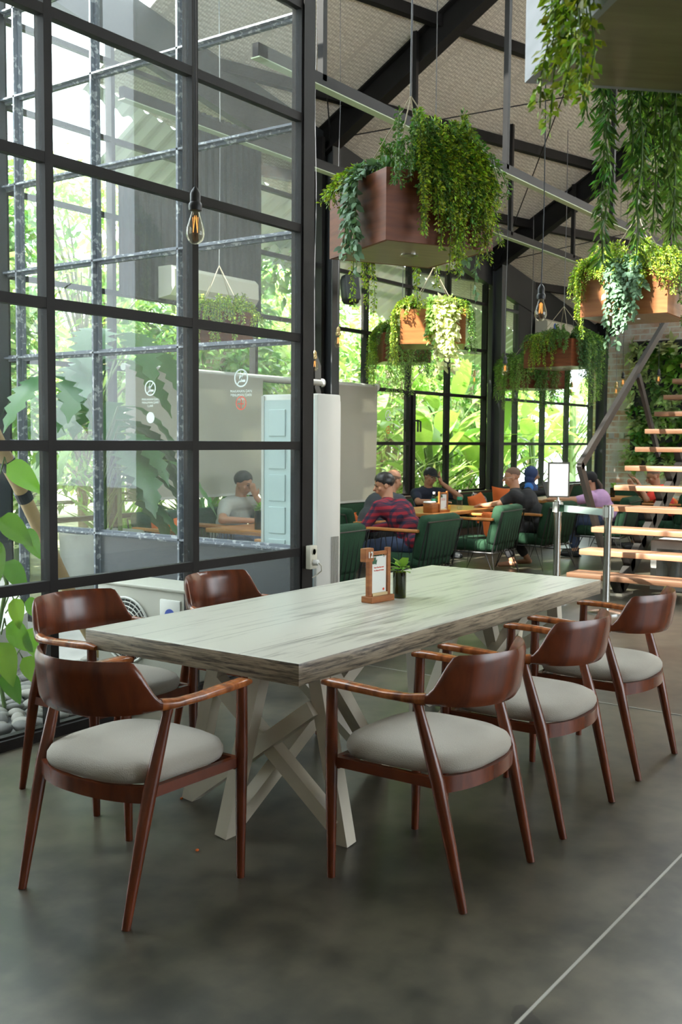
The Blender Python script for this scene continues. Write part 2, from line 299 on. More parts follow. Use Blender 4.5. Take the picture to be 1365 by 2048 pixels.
class MB:
    def __init__(s): s.v = []; s.f = []
    def add(s, vs, fs):
        k = len(s.v); s.v += [tuple(v) for v in vs]; s.f += [tuple(i+k for i in f) for f in fs]; return s
    def box(s, c, d, rz=0., rot=None):
        hx, hy, hz = d[0]/2, d[1]/2, d[2]/2
        m = rot if rot is not None else Matrix.Rotation(rz, 3, 'Z')
        vs = [Vector(c) + m @ Vector((x*hx, y*hy, z*hz)) for x in (-1, 1) for y in (-1, 1) for z in (-1, 1)]
        return s.add(vs, [(0, 1, 3, 2), (4, 6, 7, 5), (0, 4, 5, 1), (2, 3, 7, 6), (0, 2, 6, 4), (1, 5, 7, 3)])
    def rbox(s, c, d, r=.01, rz=0., rot=None):   # chamfered box
        hx, hy, hz = d[0]/2, d[1]/2, d[2]/2; r = min(r, hx*.98, hy*.98, hz*.98)
        m = rot if rot is not None else Matrix.Rotation(rz, 3, 'Z'); rings = []; vs = []
        prof = [(-hz, -r), (-hz+r*.3, -r*.3), (-hz+r, 0), (hz-r, 0), (hz-r*.3, -r*.3), (hz, -r)]
        for z, o in prof:
            ring = []
            for sx, sy in ((1, 1), (-1, 1), (-1, -1), (1, -1)):
                for k in range(3):
                    a = {(1, 1): 0, (-1, 1): 90, (-1, -1): 180, (1, -1): 270}[(sx, sy)] + 45*k
                    a = R(a); ring.append(Vector((sx*(hx-r)+math.cos(a)*(r+o), sy*(hy-r)+math.sin(a)*(r+o), z)))
            rings.append([Vector(c) + m @ p for p in ring])
        n = 12; vs = [p for rg in rings for p in rg]; fs = []
        for i in range(len(rings)-1):
            for j in range(n): fs.append((i*n+j, i*n+(j+1) % n, (i+1)*n+(j+1) % n, (i+1)*n+j))
        fs.append(tuple(range(n-1, -1, -1))); fs.append(tuple((len(rings)-1)*n+j for j in range(n)))
        return s.add(vs, fs)
    def beam(s, a, b, wd, ht, up=(0, 0, 1)):     # rectangular bar a->b
        a, b = Vector(a), Vector(b); d = (b-a).normalized(); u = Vector(up); x = d.cross(u)
        if x.length < 1e-4: x = d.cross(Vector((1, 0, 0)))
        x.normalize(); u = x.cross(d)
        vs = [p + x*sx*wd/2 + u*su*ht/2 for p in (a, b) for sx, su in ((-1, -1), (1, -1), (1, 1), (-1, 1))]
        return s.add(vs, [(0, 3, 2, 1), (4, 5, 6, 7), (0, 1, 5, 4), (1, 2, 6, 5), (2, 3, 7, 6), (3, 0, 4, 7)])
    def tube(s, pts, r, n=8, cap=True, el=1.):
        pts = [Vector(p) for p in pts]; rs = r if hasattr(r, '__len__') else [r]*len(pts); vs = []; fs = []
        pu = None
        for i, p in enumerate(pts):
            d = (pts[min(i+1, len(pts)-1)] - pts[max(i-1, 0)]).normalized()
            if pu is None: pu = Vector((0, 0, 1)) if abs(d.z) < .9 else Vector((1, 0, 0))
            x = d.cross(pu).normalized(); pu = x.cross(d).normalized()
            for k in range(n):
                a = 2*math.pi*k/n; vs.append(p + (x*math.cos(a) + pu*math.sin(a)*el)*rs[i])
        for i in range(len(pts)-1):
            for k in range(n): fs.append((i*n+k, i*n+(k+1) % n, (i+1)*n+(k+1) % n, (i+1)*n+k))
        if cap: fs.append(tuple(range(n-1, -1, -1))); fs.append(tuple((len(pts)-1)*n+k for k in range(n)))
        return s.add(vs, fs)
    def lathe(s, prof, c=(0, 0, 0), n=20, cap=True, m=None):
        vs = []; fs = []; c = Vector(c)
        for r, z in prof:
            for k in range(n):
                a = 2*math.pi*k/n; p = Vector((r*math.cos(a), r*math.sin(a), z)); vs.append(c + (m @ p if m is not None else p))
        for i in range(len(prof)-1):
            for k in range(n): fs.append((i*n+k, i*n+(k+1) % n, (i+1)*n+(k+1) % n, (i+1)*n+k))
        if cap: fs.append(tuple(range(n-1, -1, -1))); fs.append(tuple((len(prof)-1)*n+k for k in range(n)))
        return s.add(vs, fs)
    def ell(s, c, r, n=14, m=None):
        c = Vector(c); prof = []; k = n//2
        vs = []; fs = []
        for i in range(1, k):
            t = math.pi*i/k
            for j in range(n):
                a = 2*math.pi*j/n; p = Vector((r[0]*math.sin(t)*math.cos(a), r[1]*math.sin(t)*math.sin(a), -r[2]*math.cos(t))); vs.append(c + (m @ p if m is not None else p))
        b = len(vs); p0 = Vector((0, 0, -r[2])); p1 = Vector((0, 0, r[2]))
        vs += [c + (m @ p0 if m is not None else p0), c + (m @ p1 if m is not None else p1)]
        for i in range(k-2):
            for j in range(n): fs.append((i*n+j, i*n+(j+1) % n, (i+1)*n+(j+1) % n, (i+1)*n+j))
        for j in range(n): fs.append((b, (j+1) % n, j)); fs.append((b+1, (k-2)*n+j, (k-2)*n+(j+1) % n))
        return s.add(vs, fs)
    def cap(s, a, b, ra, rb, n=12):               # round cone
        a, b = Vector(a), Vector(b); d = b-a; L = d.length; q = Vector((0, 0, 1)).rotation_difference(d.normalized() if L > 1e-6 else Vector((0, 0, 1))).to_matrix()
        prof = [(ra*math.sin(t), -ra*math.cos(t)) for t in (.12, .5, 1.0, 1.5)] + [(rb*math.sin(t), L-rb*math.cos(t)) for t in (1.65, 2.1, 2.6, 3.02)]
        return s.lathe(prof, a, n, True, q)
    def prism(s, pts, y0, y1, plane='xz'):        # extruded 2d polygon
        n = len(pts)
        mk = {'xz': lambda p, t: (p[0], t, p[1]), 'yz': lambda p, t: (t, p[0], p[1]), 'xy': lambda p, t: (p[0], p[1], t)}[plane]
        vs = [mk(p, y0) for p in pts] + [mk(p, y1) for p in pts]
        return s.add(vs, [tuple(range(n-1, -1, -1)), tuple(range(n, 2*n))] + [(i, (i+1) % n, n+(i+1) % n, n+i) for i in range(n)])
    def mesh(s, name):
        me = bpy.data.meshes.new(name); me.from_pydata(s.v, [], s.f); me.update(); return me
    def build(s, name, mt, parent=None, smooth=False, fix=True):
        me = s.mesh(name)
        if fix:
            import bmesh
            bm = bmesh.new(); bm.from_mesh(me); bmesh.ops.recalc_face_normals(bm, faces=bm.faces); bm.to_mesh(me); bm.free()
        o = link(name, me, mt, parent, smooth)
        return o
def soft(o, angle=40):
    me = o.data; me.polygons.foreach_set('use_smooth', [True]*len(me.polygons))
    try: me.set_sharp_from_angle(angle=R(angle))
    except Exception: pass
    return o
def text_obj(body, size, name, mt, parent, loc, rot, ext=.0004, align='CENTER', bold=False):
    cu = bpy.data.curves.new('t', 'FONT'); cu.body = body; cu.size = size; cu.align_x = align; cu.align_y = 'CENTER'; cu.extrude = ext
    if bold: cu.offset = size*.02
    o = bpy.data.objects.new('t', cu); col.objects.link(o); dg = bpy.context.evaluated_depsgraph_get()
    me = bpy.data.meshes.new_from_object(o.evaluated_get(dg)); bpy.data.objects.remove(o)
    r = link(name, me, mt, parent); r.location = loc; r.rotation_euler = rot
    return r

# leaves: arrays of base position, direction, normal, length, width
def leaf_mesh(name, P, D, Nn, Ln, Wd, mt, parent=None, kind='diamond', bend=.25):
    P = np.asarray(P, float); D = np.asarray(D, float); Nn = np.asarray(Nn, float)
    D /= np.linalg.norm(D, axis=1)[:, None]+1e-9
    S = np.cross(D, Nn); S /= np.linalg.norm(S, axis=1)[:, None]+1e-9; U = np.cross(S, D)
    Ln = np.broadcast_to(np.asarray(Ln, float), (len(P),))[:, None]; Wd = np.broadcast_to(np.asarray(Wd, float), (len(P),))[:, None]
    if kind == 'diamond':
        V = np.stack([P, P + D*Ln*.45 + S*Wd*.5 + U*Wd*.12, P + D*Ln - U*Ln*bend*.5, P + D*Ln*.45 - S*Wd*.5 + U*Wd*.12], 1)
        F = np.array([[0, 1, 2], [0, 2, 3]])
    else:  # rounder 'oval'
        V = np.stack([P, P + D*Ln*.3 + S*Wd*.45 + U*Wd*.1, P + D*Ln*.68 + S*Wd*.42 + U*(Wd*.1-Ln*bend*.2), P + D*Ln - U*Ln*bend*.5,
                      P + D*Ln*.68 - S*Wd*.42 + U*(Wd*.1-Ln*bend*.2), P + D*Ln*.3 - S*Wd*.45 + U*Wd*.1], 1)
        F = np.array([[0, 1, 5], [1, 2, 5], [5, 2, 4], [2, 3, 4]])
    k = V.shape[1]; n = len(P); V = V.reshape(-1, 3); T = (F[None] + (np.arange(n)*k)[:, None, None]).reshape(-1, 3)
    me = bpy.data.meshes.new(name); me.vertices.add(len(V)); me.vertices.foreach_set('co', V.ravel())
    me.loops.add(len(T)*3); me.loops.foreach_set('vertex_index', T.ravel().astype(np.int32))
    me.polygons.add(len(T)); me.polygons.foreach_set('loop_start', (np.arange(len(T))*3).astype(np.int32))
    me.update(); me.validate()
    return link(name, me, mt, parent)
def rvec(n): v = rng.normal(size=(n, 3)); return v/np.linalg.norm(v, axis=1)[:, None]
# ------------------------------------------------------------------ structure
RA, RB, RC = 11.28, -.172, -.6
def roof(x, y): return RA + RB*x + RC*y
def struct(o): o['kind'] = 'structure'; return o
Y1, X2, Y3, XE = 4.18, 5.50, 7.45, 18.7
Z = [.7647 + .6986*k for k in range(-1, 9)]           # rail heights; Z[1] = .765

fl = MB(); fl.add([(-4, -6, 0), (XE+.2, -6, 0), (XE+.2, Y1, 0), (XE+.2, Y3+.1, 0), (X2-.1, Y3+.1, 0), (X2-.1, Y1+.1, 0), (-4, Y1+.1, 0),
                   (-4, -6, -.2), (XE+.2, -6, -.2), (XE+.2, Y1, -.2), (XE+.2, Y3+.1, -.2), (X2-.1, Y3+.1, -.2), (X2-.1, Y1+.1, -.2), (-4, Y1+.1, -.2)],
                  [(0, 1, 2, 3, 4, 5, 6)] + [(i, i+7, (i+1) % 7+7, (i+1) % 7) for i in range(7)])
floor = struct(fl.build('floor', 'floor', fix=False))
j = MB().beam((-4, 1.12, .0012), (XE, 1.12, .0012), .009, .003)
struct(j.build('trim_1', mat('joint_strip', (.32, .31, .27), .45)))
j = MB().beam((5.675, -6, .0012), (5.675, 4.1, .0012), .008, .003)
struct(j.build('trim_2', mat('joint_line', (.3, .3, .27), .5)))

def slab(name, quads, m, th=.04, below=False):
    mb = MB()
    for q in quads:
        vs = [(x, y, roof(x, y)) for x, y in q]; n = len(vs)
        mb.add(vs + [(x, y, z+th) for x, y, z in vs], [tuple(range(n-1, -1, -1)), tuple(range(n, 2*n))] + [(i, (i+1) % n, n+(i+1) % n, n+i) for i in range(n)])
    return mb.build(name, m)
ceil = struct(slab('ceiling', [[(-4, -1), (10.6, -1), (10.6, 4.75), (-4, 4.75)], [(10.6, 3.7), (XE+.3, 3.7), (XE+.3, 4.75), (10.6, 4.75)], [(7.2, 4.75), (XE+.3, 4.75), (XE+.3, 8.25), (7.2, 8.25)]], 'foil'))
# other slope behind the ridge
mb = MB(); vs = [(-4, -1, roof(-4, -1)), (XE+.3, -1, roof(XE+.3, -1)), (XE+.3, -6, roof(XE+.3, -1)-3), (-4, -6, roof(-4, -1)-3)]
mb.add(vs + [(x, y, z+.04) for x, y, z in vs], [(0, 1, 2, 3), (7, 6, 5, 4), (0, 4, 5, 1), (1, 5, 6, 2), (2, 6, 7, 3), (3, 7, 4, 0)])
struct(mb.build('ceiling', 'foil'))
# corrugated overhang beyond the far wall
def corrugated(name, x0, x1, y0, y1, m, pitch=.2, amp=.022):
    xs = np.arange(x0, x1, pitch/6); mb = MB(); vs = []; fs = []
    for i, x in enumerate(xs):
        dz = amp*max(-1, min(1, 1.8*math.sin(2*math.pi*x/pitch)))
        for y in (y0, y1):
            for t in (0, .006): vs.append((x, y, roof(x, y)+dz+t))
    for i in range(len(xs)-1):
        a, b = i*4, i*4+4; fs += [(a, a+2, b+2, b), (a+1, b+1, b+3, a+3), (a, b, b+1, a+1), (a+2, a+3, b+3, b+2)]
    mb.add(vs, fs); return mb.build(name, m)
M['corr'] = mat('corrugated_sheet', (.72, .74, .72), .45); 
struct(corrugated('trim_3', 7.9, XE+.3, 8.25, 9.1, 'corr'))
struct(corrugated('trim_3', 7.2, 7.9, 8.25, 8.4, 'corr'))
# translucent sheet over the strip by the courtyard
tp = bpy.data.materials.new('polycarbonate_roof'); tp.use_nodes = True; nt = tp.node_tree; nt.nodes.remove(nt.nodes['Principled BSDF'])
a_ = nt.nodes.new('ShaderNodeBsdfTranslucent'); a_.inputs[0].default_value = (.9, .93, .93, 1); b_ = nt.nodes.new('ShaderNodeBsdfTransparent'); b_.inputs[0].default_value = (.95, .97, .97, 1)
c_ = nt.nodes.new('ShaderNodeMixShader'); c_.inputs[0].default_value = .65; nt.links.new(a_.outputs[0], c_.inputs[1]); nt.links.new(b_.outputs[0], c_.inputs[2]); nt.links.new(c_.outputs[0], nt.nodes['Material Output'].inputs[0])
M['poly'] = tp
struct(slab('ceiling', [[(10.6, -1), (XE+.3, -1), (XE+.3, 3.7), (10.6, 3.7)]], 'poly', .01))  # skylight out of view, added to brighten the brick end wall
struct(slab('ceiling', [[(X2+.05, 4.75), (7.2, 4.75), (7.2, Y3+.3), (X2+.05, Y3+.3)]], 'poly', .01))

# rafters, purlins, ties: children of the ceiling
def i_beam(a, b, wd, ht, name='rafter'):
    mb = MB(); a, b = Vector(a), Vector(b); d = (b-a).normalized(); x = d.cross(Vector((0, 0, 1))).normalized(); u = x.cross(d)
    mb.beam(a+u*(ht/2-.01), b+u*(ht/2-.01), wd, .02); mb.beam(a-u*(ht/2-.01), b-u*(ht/2-.01), wd, .02); mb.beam(a, b, .02, ht-.03)
    return mb.build(name, 'black_steel', ceil)
for x in (0.9, 5.4, 9.97, 14.31, 18.5):
    y0 = Y3+.05 if x > 7 else 4.6
    i_beam((x, y0, roof(x, y0)-.16), (x, -1, roof(x, -1)-.16), .17, .30)
ca, sa = math.cos(math.atan(RB/-RC*-1)), 0
ang = math.atan2(RB, .6)                              # contour direction of the tilted roof
for z0 in [3.45+.655*k for k in range(12)]:
    def Yc(x): return (RA + RB*x - z0)/.6
    xs = [x for x in np.arange(-4, XE, .05) if (-.9 < Yc(x) < 4.6) or (x > 7.25 and -.9 < Yc(x) < 8.2)]
    if len(xs) < 8: continue
    x0, x1 = xs[0], xs[-1]
    mb = MB().beam((x0, Yc(x0), z0-.06), (x1, Yc(x1), z0-.06), .05, .12); mb.beam((x0, Yc(x0)+.03, z0-.115), (x1, Yc(x1)+.03, z0-.115), .07, .012)
    mb.build('purlin', 'black_steel', ceil)
M['tie_green_lit'] = mat('green_lit_channel', (.42, .5, .33), .5)  # green light on the tie undersides, put into the colour
for (yy, zz, x0, x1, sts) in ((4.62, 4.10, 5.45, 16.2, (6.2, 9.15, 11.9, 14.0)), (6.08, 4.13, 5.6, 15.2, (9.85, 12.2, 14.2))):
    mb = MB(); mb.beam((x0, yy, zz), (x1, yy, zz), .05, .09); o = mb.build('tie_beam', 'black_steel', ceil)
    mb = MB(); mb.beam((x0, yy, zz-.05), (x1, yy, zz-.05), .075, .008); mb.build('lower_flange', 'tie_green_lit', o)
    for x in sts:
        zr = roof(x, yy)-.02
        MB().beam((x, yy, zz), (x, yy, zr), .05, .05, (1, 0, 0)).build('strut', 'black_steel', ceil)
for a, b in (((9.97, 7.3, 5.0), (14.3, 3.4, 6.4)), ((14.3, 7.3, 4.2), (9.97, 3.4, 7.3)), ((14.3, 7.3, 4.2), (18.4, 3.6, 5.6)), ((9.97, 7.3, 5.0), (7.3, 5.6, 6.3))):
    MB().tube([a, b], .008, 6).build('brace_wire', 'black_rod', ceil)

# columns (structure)
def column(n, x, y, h, w_=.16, m='grey_steel'):
    mb = MB(); mb.beam((x, y-.075, 0), (x, y-.075, h), .15, .012, (0, 1, 0)); mb.beam((x, y+.075, 0), (x, y+.075, h), .15, .012, (0, 1, 0)); mb.beam((x, y, 0), (x, y, h), .012, .15, (0, 1, 0))
    return struct(mb.build(n, m))
for x in (9.97, 14.31): column('trim_4', x, Y3-.16, roof(x, Y3)-.2)
column('trim_4', 18.5, Y3-.16, roof(18.5, Y3)-.1)
struct(MB().beam((5.42, 7.42, 0), (5.42, 7.42, 7), .14, .16, (0, 1, 0)).build('trim_4', 'grey_steel'))
# corner post beside the white air conditioner
struct(MB().beam((5.43, Y1+.01, 0), (5.43, Y1+.01, 8.2), .115, .09, (0, 1, 0)).build('trim_5', 'black_steel'))
struct(MB().beam((9.84, Y3-.1, 0), (9.84, Y3-.1, 5), .05, .09, (0, 1, 0)).build('trim_6', 'black_steel'))

def grid_window(name, frame, org, ux, cols, rows, fm, gm, depth=.05, wd=.05, wdr=None, nrm=None, ztop=None, skip=(), into=0):
    """org: point on plane; ux: unit direction; cols: positions along ux; rows: heights. ztop(u): roof limit"""
    root = struct(empty(name, org)); ux = Vector(ux); n = Vector((0, 0, 1)).cross(ux)
    mb = MB(); wdr = wdr or wd
    zt = ztop or (lambda u: rows[-1])
    for u in cols:
        h = zt(u); p = ux*u; mb.beam(p+Vector((0, 0, rows[0])), p+Vector((0, 0, h)), wd, depth, tuple(n))
        mb.beam(p+n*into+Vector((0, 0, rows[0])), p+n*into+Vector((0, 0, h)), .018, depth*1.7, tuple(n))
    for z in rows:
        us = [u for u in np.linspace(cols[0], cols[-1], 60) if zt(u) >= z-.01]
        if len(us) > 1 : mb.beam(ux*us[0]+Vector((0, 0, z)), ux*us[-1]+Vector((0, 0, z)), depth*.96, wdr, (0, 0, 1)); mb.beam(ux*us[0]+n*into+Vector((0, 0, z)), ux*us[-1]+n*into+Vector((0, 0, z)), depth*1.7, .014, (0, 0, 1))
    mb.build('window_frame', fm, root)
    g = MB()
    for i in range(len(cols)-1):
        for k in range(len(rows)-1):
            if (i, k) in skip: continue
            a, b = cols[i], cols[i+1]; z0, z1 = rows[k], rows[k+1]
            za, zb = min(z1, zt(a)), min(z1, zt(b))
            if max(za, zb) <= z0+.02: continue
            g.add([ux*a+Vector((0, 0, z0)), ux*b+Vector((0, 0, z0)), ux*b+Vector((0, 0, max(zb, z0+.001))), ux*a+Vector((0, 0, max(za, z0+.001)))], [(0, 1, 2, 3)])
    g.build('glass_pane', gm, root, fix=False)
    return root
# wall 1 : big window to the courtyard
r1 = [.035] + Z[1:9] + [7.0]
grid_window('window_1', 'black', (0, Y1, 0), (1, 0, 0), [1.3105, 2.3344, 3.3583, 4.3822, 5.385], r1, 'black_steel', 'glass_dusty', .045, .05, .052, into=.03)
struct(MB().beam((1.2, Y1-.0, .025), (5.4, Y1-.0, .025), .09, .05).build('baseboard_left', 'black_steel'))
struct(MB().box((-1.4, Y1+.05, 4), (5.3, .12, 8.2)).build('wall_left', mat('left_plaster', (.5, .48, .44), .9)))
struct(MB().box((3.4, Y1+.02, 7.9), (4.3, .06, 1.9)).build('wall_left', 'dark_board'))
# wall 2 : weathered frame, side of the courtyard
ztop2 = lambda u: roof(X2, Y1+u)-.02 if Y1+u < 4.7 else min(roof(X2, Y1+u)-.02, 6.9)
grid_window('window_2', '', (X2, Y1, 0), (0, 1, 0), [.10, 1.16, 2.066, 2.99, 3.22], [.03]+Z[1:9]+[6.8], 'weathered', 'glass', .036, .045, .05, ztop=ztop2, skip=((0, 0), (1, 0)), into=.03)
struct(MB().box((X2, Y1+1.08, .4), (.03, 1.95, .72)).build('wall_courtyard', mat('grey_panel', (.05, .058, .066), .35)))
# far wall
band = lambda x: roof(x, Y3)-.50
farcols = [(5.55, 6.737, 7.792, 8.79, 9.84), (10.07, 10.96, 12.0, 13.06, 14.2), (14.42, 15.27, 16.31, 17.32, 18.42)]
for i, cs in enumerate(farcols):
    sk = {0: ((1, 3), (2, 3), (2, 4), (2, 5)), 1: (), 2: ((1, 3), (2, 3), (3, 3))}[i]
    low = [.03] if i == 0 else []
    grid_window('window_%d' % (i+3), '', (0, Y3, 0), (1, 0, 0), list(cs), ([.03] if i == 0 else [])+Z[1:10], 'black_steel' if i < 2 else 'grey_steel', 'glass', .05, .045, .045,
                ztop=lambda u: band(u), skip=tuple((a, b+1 if i == 0 else b) for a, b in sk) if i != 0 else tuple((a, b+1) for a, b in ((1, 3), (2, 3), (2, 4))), into=.03)
    if i: struct(MB().box(((cs[0]+cs[-1])/2, Y3+.02, .38), (cs[-1]-cs[0], .08, .75)).build('wall_far', 'dark_wood'))
# black fascia under the roof line of the far wall
mb = MB(); mb.prism([(5.4, band(5.4)), (18.6, band(18.6)), (18.6, roof(18.6, Y3)+.01), (5.4, roof(5.4, Y3)+.01)], Y3-.05, Y3+.05)
struct(mb.build('wall_far', 'dark_board'))
mb = MB(); mb.prism([(15.27, Z[4]), (18.42, Z[4]), (18.42, band(18.42)+.03), (15.27, band(15.27)+.03)], Y3-.03, Y3+.03)
struct(mb.build('wall_far', 'dark_board'))
# casement: doubled mullion with handles
mb = MB().beam((10.905, Y3-.02, Z[1]), (10.905, Y3-.02, Z[3]), .06, .06, (0, 1, 0)).beam((12.07, Y3-.02, Z[1]), (12.07, Y3-.02, Z[3]), .07, .06, (0, 1, 0))
struct(mb.build('trim_7', 'black_steel'))
h = MB().tube([(12.05, Y3-.06, 1.78), (12.05, Y3-.12, 1.76), (12.05, Y3-.12, 1.62)], .013, 8)
h.tube([(12.12, Y3-.06, 1.78), (12.12, Y3-.12, 1.76), (12.12, Y3-.12, 1.62)], .013, 8)
tag(h.build('casement_handle', 'black_rod'), 'pair of black casement handles on the far window mullion', 'handle')
# brick end wall
mb = MB(); mb.prism([(Y3+.1, 0), (Y3+.1, roof(XE, Y3+.1)), (-1, roof(XE, -1)), (-6, roof(XE, -1)-3), (-6, 0)], XE, XE+.25, 'yz')
o = struct(mb.build('wall_end', 'brick'))
mb = MB(); mb.prism([(Y3+.05, 3.62), (Y3+.05, roof(XE, Y3)), (-1, roof(XE, -1)), (-1, 8.2)], XE-.12, XE-.02, 'yz')
struct(mb.build('wall_end', 'dark_board'))
# closure of the hall out of sight
pl = mat('hall_plaster', (.55, .52, .46), .9)
struct(MB().box((7.4, -6.1, .4), (23, .2, .8)).box((7.4, -6.1, 7.3), (23, .2, 6.2)).box((-.6, -6.1, 2.), (7.2, .2, 4.4)).box((14.5, -6.1, 2.), (9.4, .2, 4.4)).box((6.4, -6.1, 2.5), (.2, .2, 4)).build('wall_right', pl))  # gap left in this unseen wall to add fill light
mb = MB(); mb.prism([(-6, 4.2), (4.2, 4.2), (4.2, roof(-4, 4.2)), (-1, roof(-4, -1)), (-6, roof(-4, -1)-3)], -4.2, -4.0, 'yz').box((-4.1, -2.2, 2.1), (.2, 7.6, 4.2)).box((-4.1, 2.9, 2.1), (.2, 2.6, 4.2)); struct(mb.build('wall_back', pl))
# courtyard ground, deck and garden
struct(MB().box((0, 7.0, -.06), (10.9, 5.6, .1)).build('ground', 'concrete'))
mb = MB(); mb.prism([(1.0, 4.9), (3.7, 5.15), (4.42, 5.75), (5.44, 7.3), (5.44, 8.6), (1.0, 8.6)], 0, .33, 'xy'); struct(mb.build('ground', 'concrete'))
struct(MB().box((11, 19.6, -.06), (44, 24.2, .1)).build('ground', mat('garden_soil', (.30, .27, .18), .95, vary=.4)))
# dark corrugated board on the far wall, with the air conditioner
mb = MB(); vs = []; fs = []
def wavy(mb, x0, x1, z0, z1f, y):
    xs = np.linspace(x0, x1, 44); b = len(mb.v); vs = []; fs = []
    for i, x in enumerate(xs):
        dy = .012*(1 if (i//2) % 2 else -1)
        for t in (0, .02): vs += [(x, y+dy-t, z0), (x, y+dy-t, z1f(x))]
    for i in range(len(xs)-1):
        a, c = i*4, i*4+4; fs += [(a, c, c+1, a+1), (a+2, a+3, c+3, c+2), (a+1, c+1, c+3, a+3), (a, a+2, c+2, c)]
    mb.add(vs, fs)
wavy(mb, 6.74, 7.79, 2.84, lambda x: 3.87, Y3-.07); wavy(mb, 7.79, 8.80, 2.84, lambda x: min(4.78, band(x)), Y3-.07)
struct(mb.build('wall_far', 'dark_board'))
def wall_ac(loc, label, w_=1.24, emblem=False):
    t = tag(empty('wall_air_conditioner', loc), label, 'air conditioner', 'split air conditioners on the far wall')
    mb = MB(); mb.prism([(0, .30), (-.17, .30), (-.215, .26), (-.22, .10), (-.16, .02), (0, 0)], -w_/2, w_/2, 'yz'); soft(mb.build('casing', 'ivory', t), 30)
    MB().box((0, -.19, .045), (w_-.19, .012, .05), rot=Matrix.Rotation(-.9, 3, 'X')).build('louvre', 'ac_grey', t)
    if emblem: MB().lathe([(.06, 0), (.06, .004)], (-.25, -.217, .19), 20, True, Matrix.Rotation(R(90), 3, 'X')).build('emblem', 'blue_ink', t)
wall_ac((7.83, Y3-.12, 2.86), 'cream split air conditioner mounted on the dark corrugated board')
wall_ac((12.15, Y3-.10, 3.86), 'cream split air conditioner mostly hidden behind the lowest leaves of the big central planter', 1.2)
wall_ac((16.35, Y3-.06, 3.20), 'cream split air conditioner with blue emblem on the black panel by the brick corner', 1.1, True)
for k, (yy, zz) in enumerate(((7.15, 1.62), (6.95, 1.62))):
    o = soft(MB().rbox((XE-.02, yy, zz), (.04, .10, .10), .008).build('switch_box', 'ac_grey'), 30); tag(o, 'small grey switch box on the brick wall, %s of the pair' % ('left' if k == 0 else 'right'), 'switch')

# ------------------------------------------------------------------ long dining table
tb = tag(empty('dining_table', (4.062, 2.643, 0)), 'long whitewashed wooden dining table on cream criss-cross steel legs', 'dining table')
soft(MB().rbox((0, 0, .711), (2.69, 1.07, .078), .004).build('tabletop', 'tabletop', tb), 30)
def leg_frame(sx):
    T1, T2, T3, T4 = (-1.19, -.065, 0), (-.98, -.475, 0), (-.965, .325, 0), (-.16, -.10, 0)
    bars = [(T1, (-1.097, -.17, .67)), (T2, (-1.05, -.39, .67)), (T3, (-1.02, .11, .67)), (T4, (-.94, -.33, .67)),
            ((-.985, .30, .03), (-1.06, -.39, .52)), ((-1.02, .14, .55), (-1.0, -.45, .07)), ((-1.17, -.07, .03), (-.51, -.27, .67)), ((-.18, -.09, .03), (-.62, .24, .67))]
    for a, b in bars:
        f = lambda p: (p[0]*sx, p[1], max(p[2], .0))
        a2, b2 = Vector(f(a)), Vector(f(b)); d = (b2-a2).normalized()
        a3 = a2 + d*.02 if a2.z > .0 else a2
        mb = MB(); v0 = len(mb.v); mb.beam(a3, b2, .058, .058, (0, 1, 0) if abs(d.y) < .7 else (1, 0, 0))
        if a2.z < .04: mb.v = [(x, y, max(z, 0.0)) if z < .045 else (x, y, z) for x, y, z in mb.v]
        soft(mb.build('leg', 'white_paint', tb), 30)
leg_frame(1); leg_frame(-1)

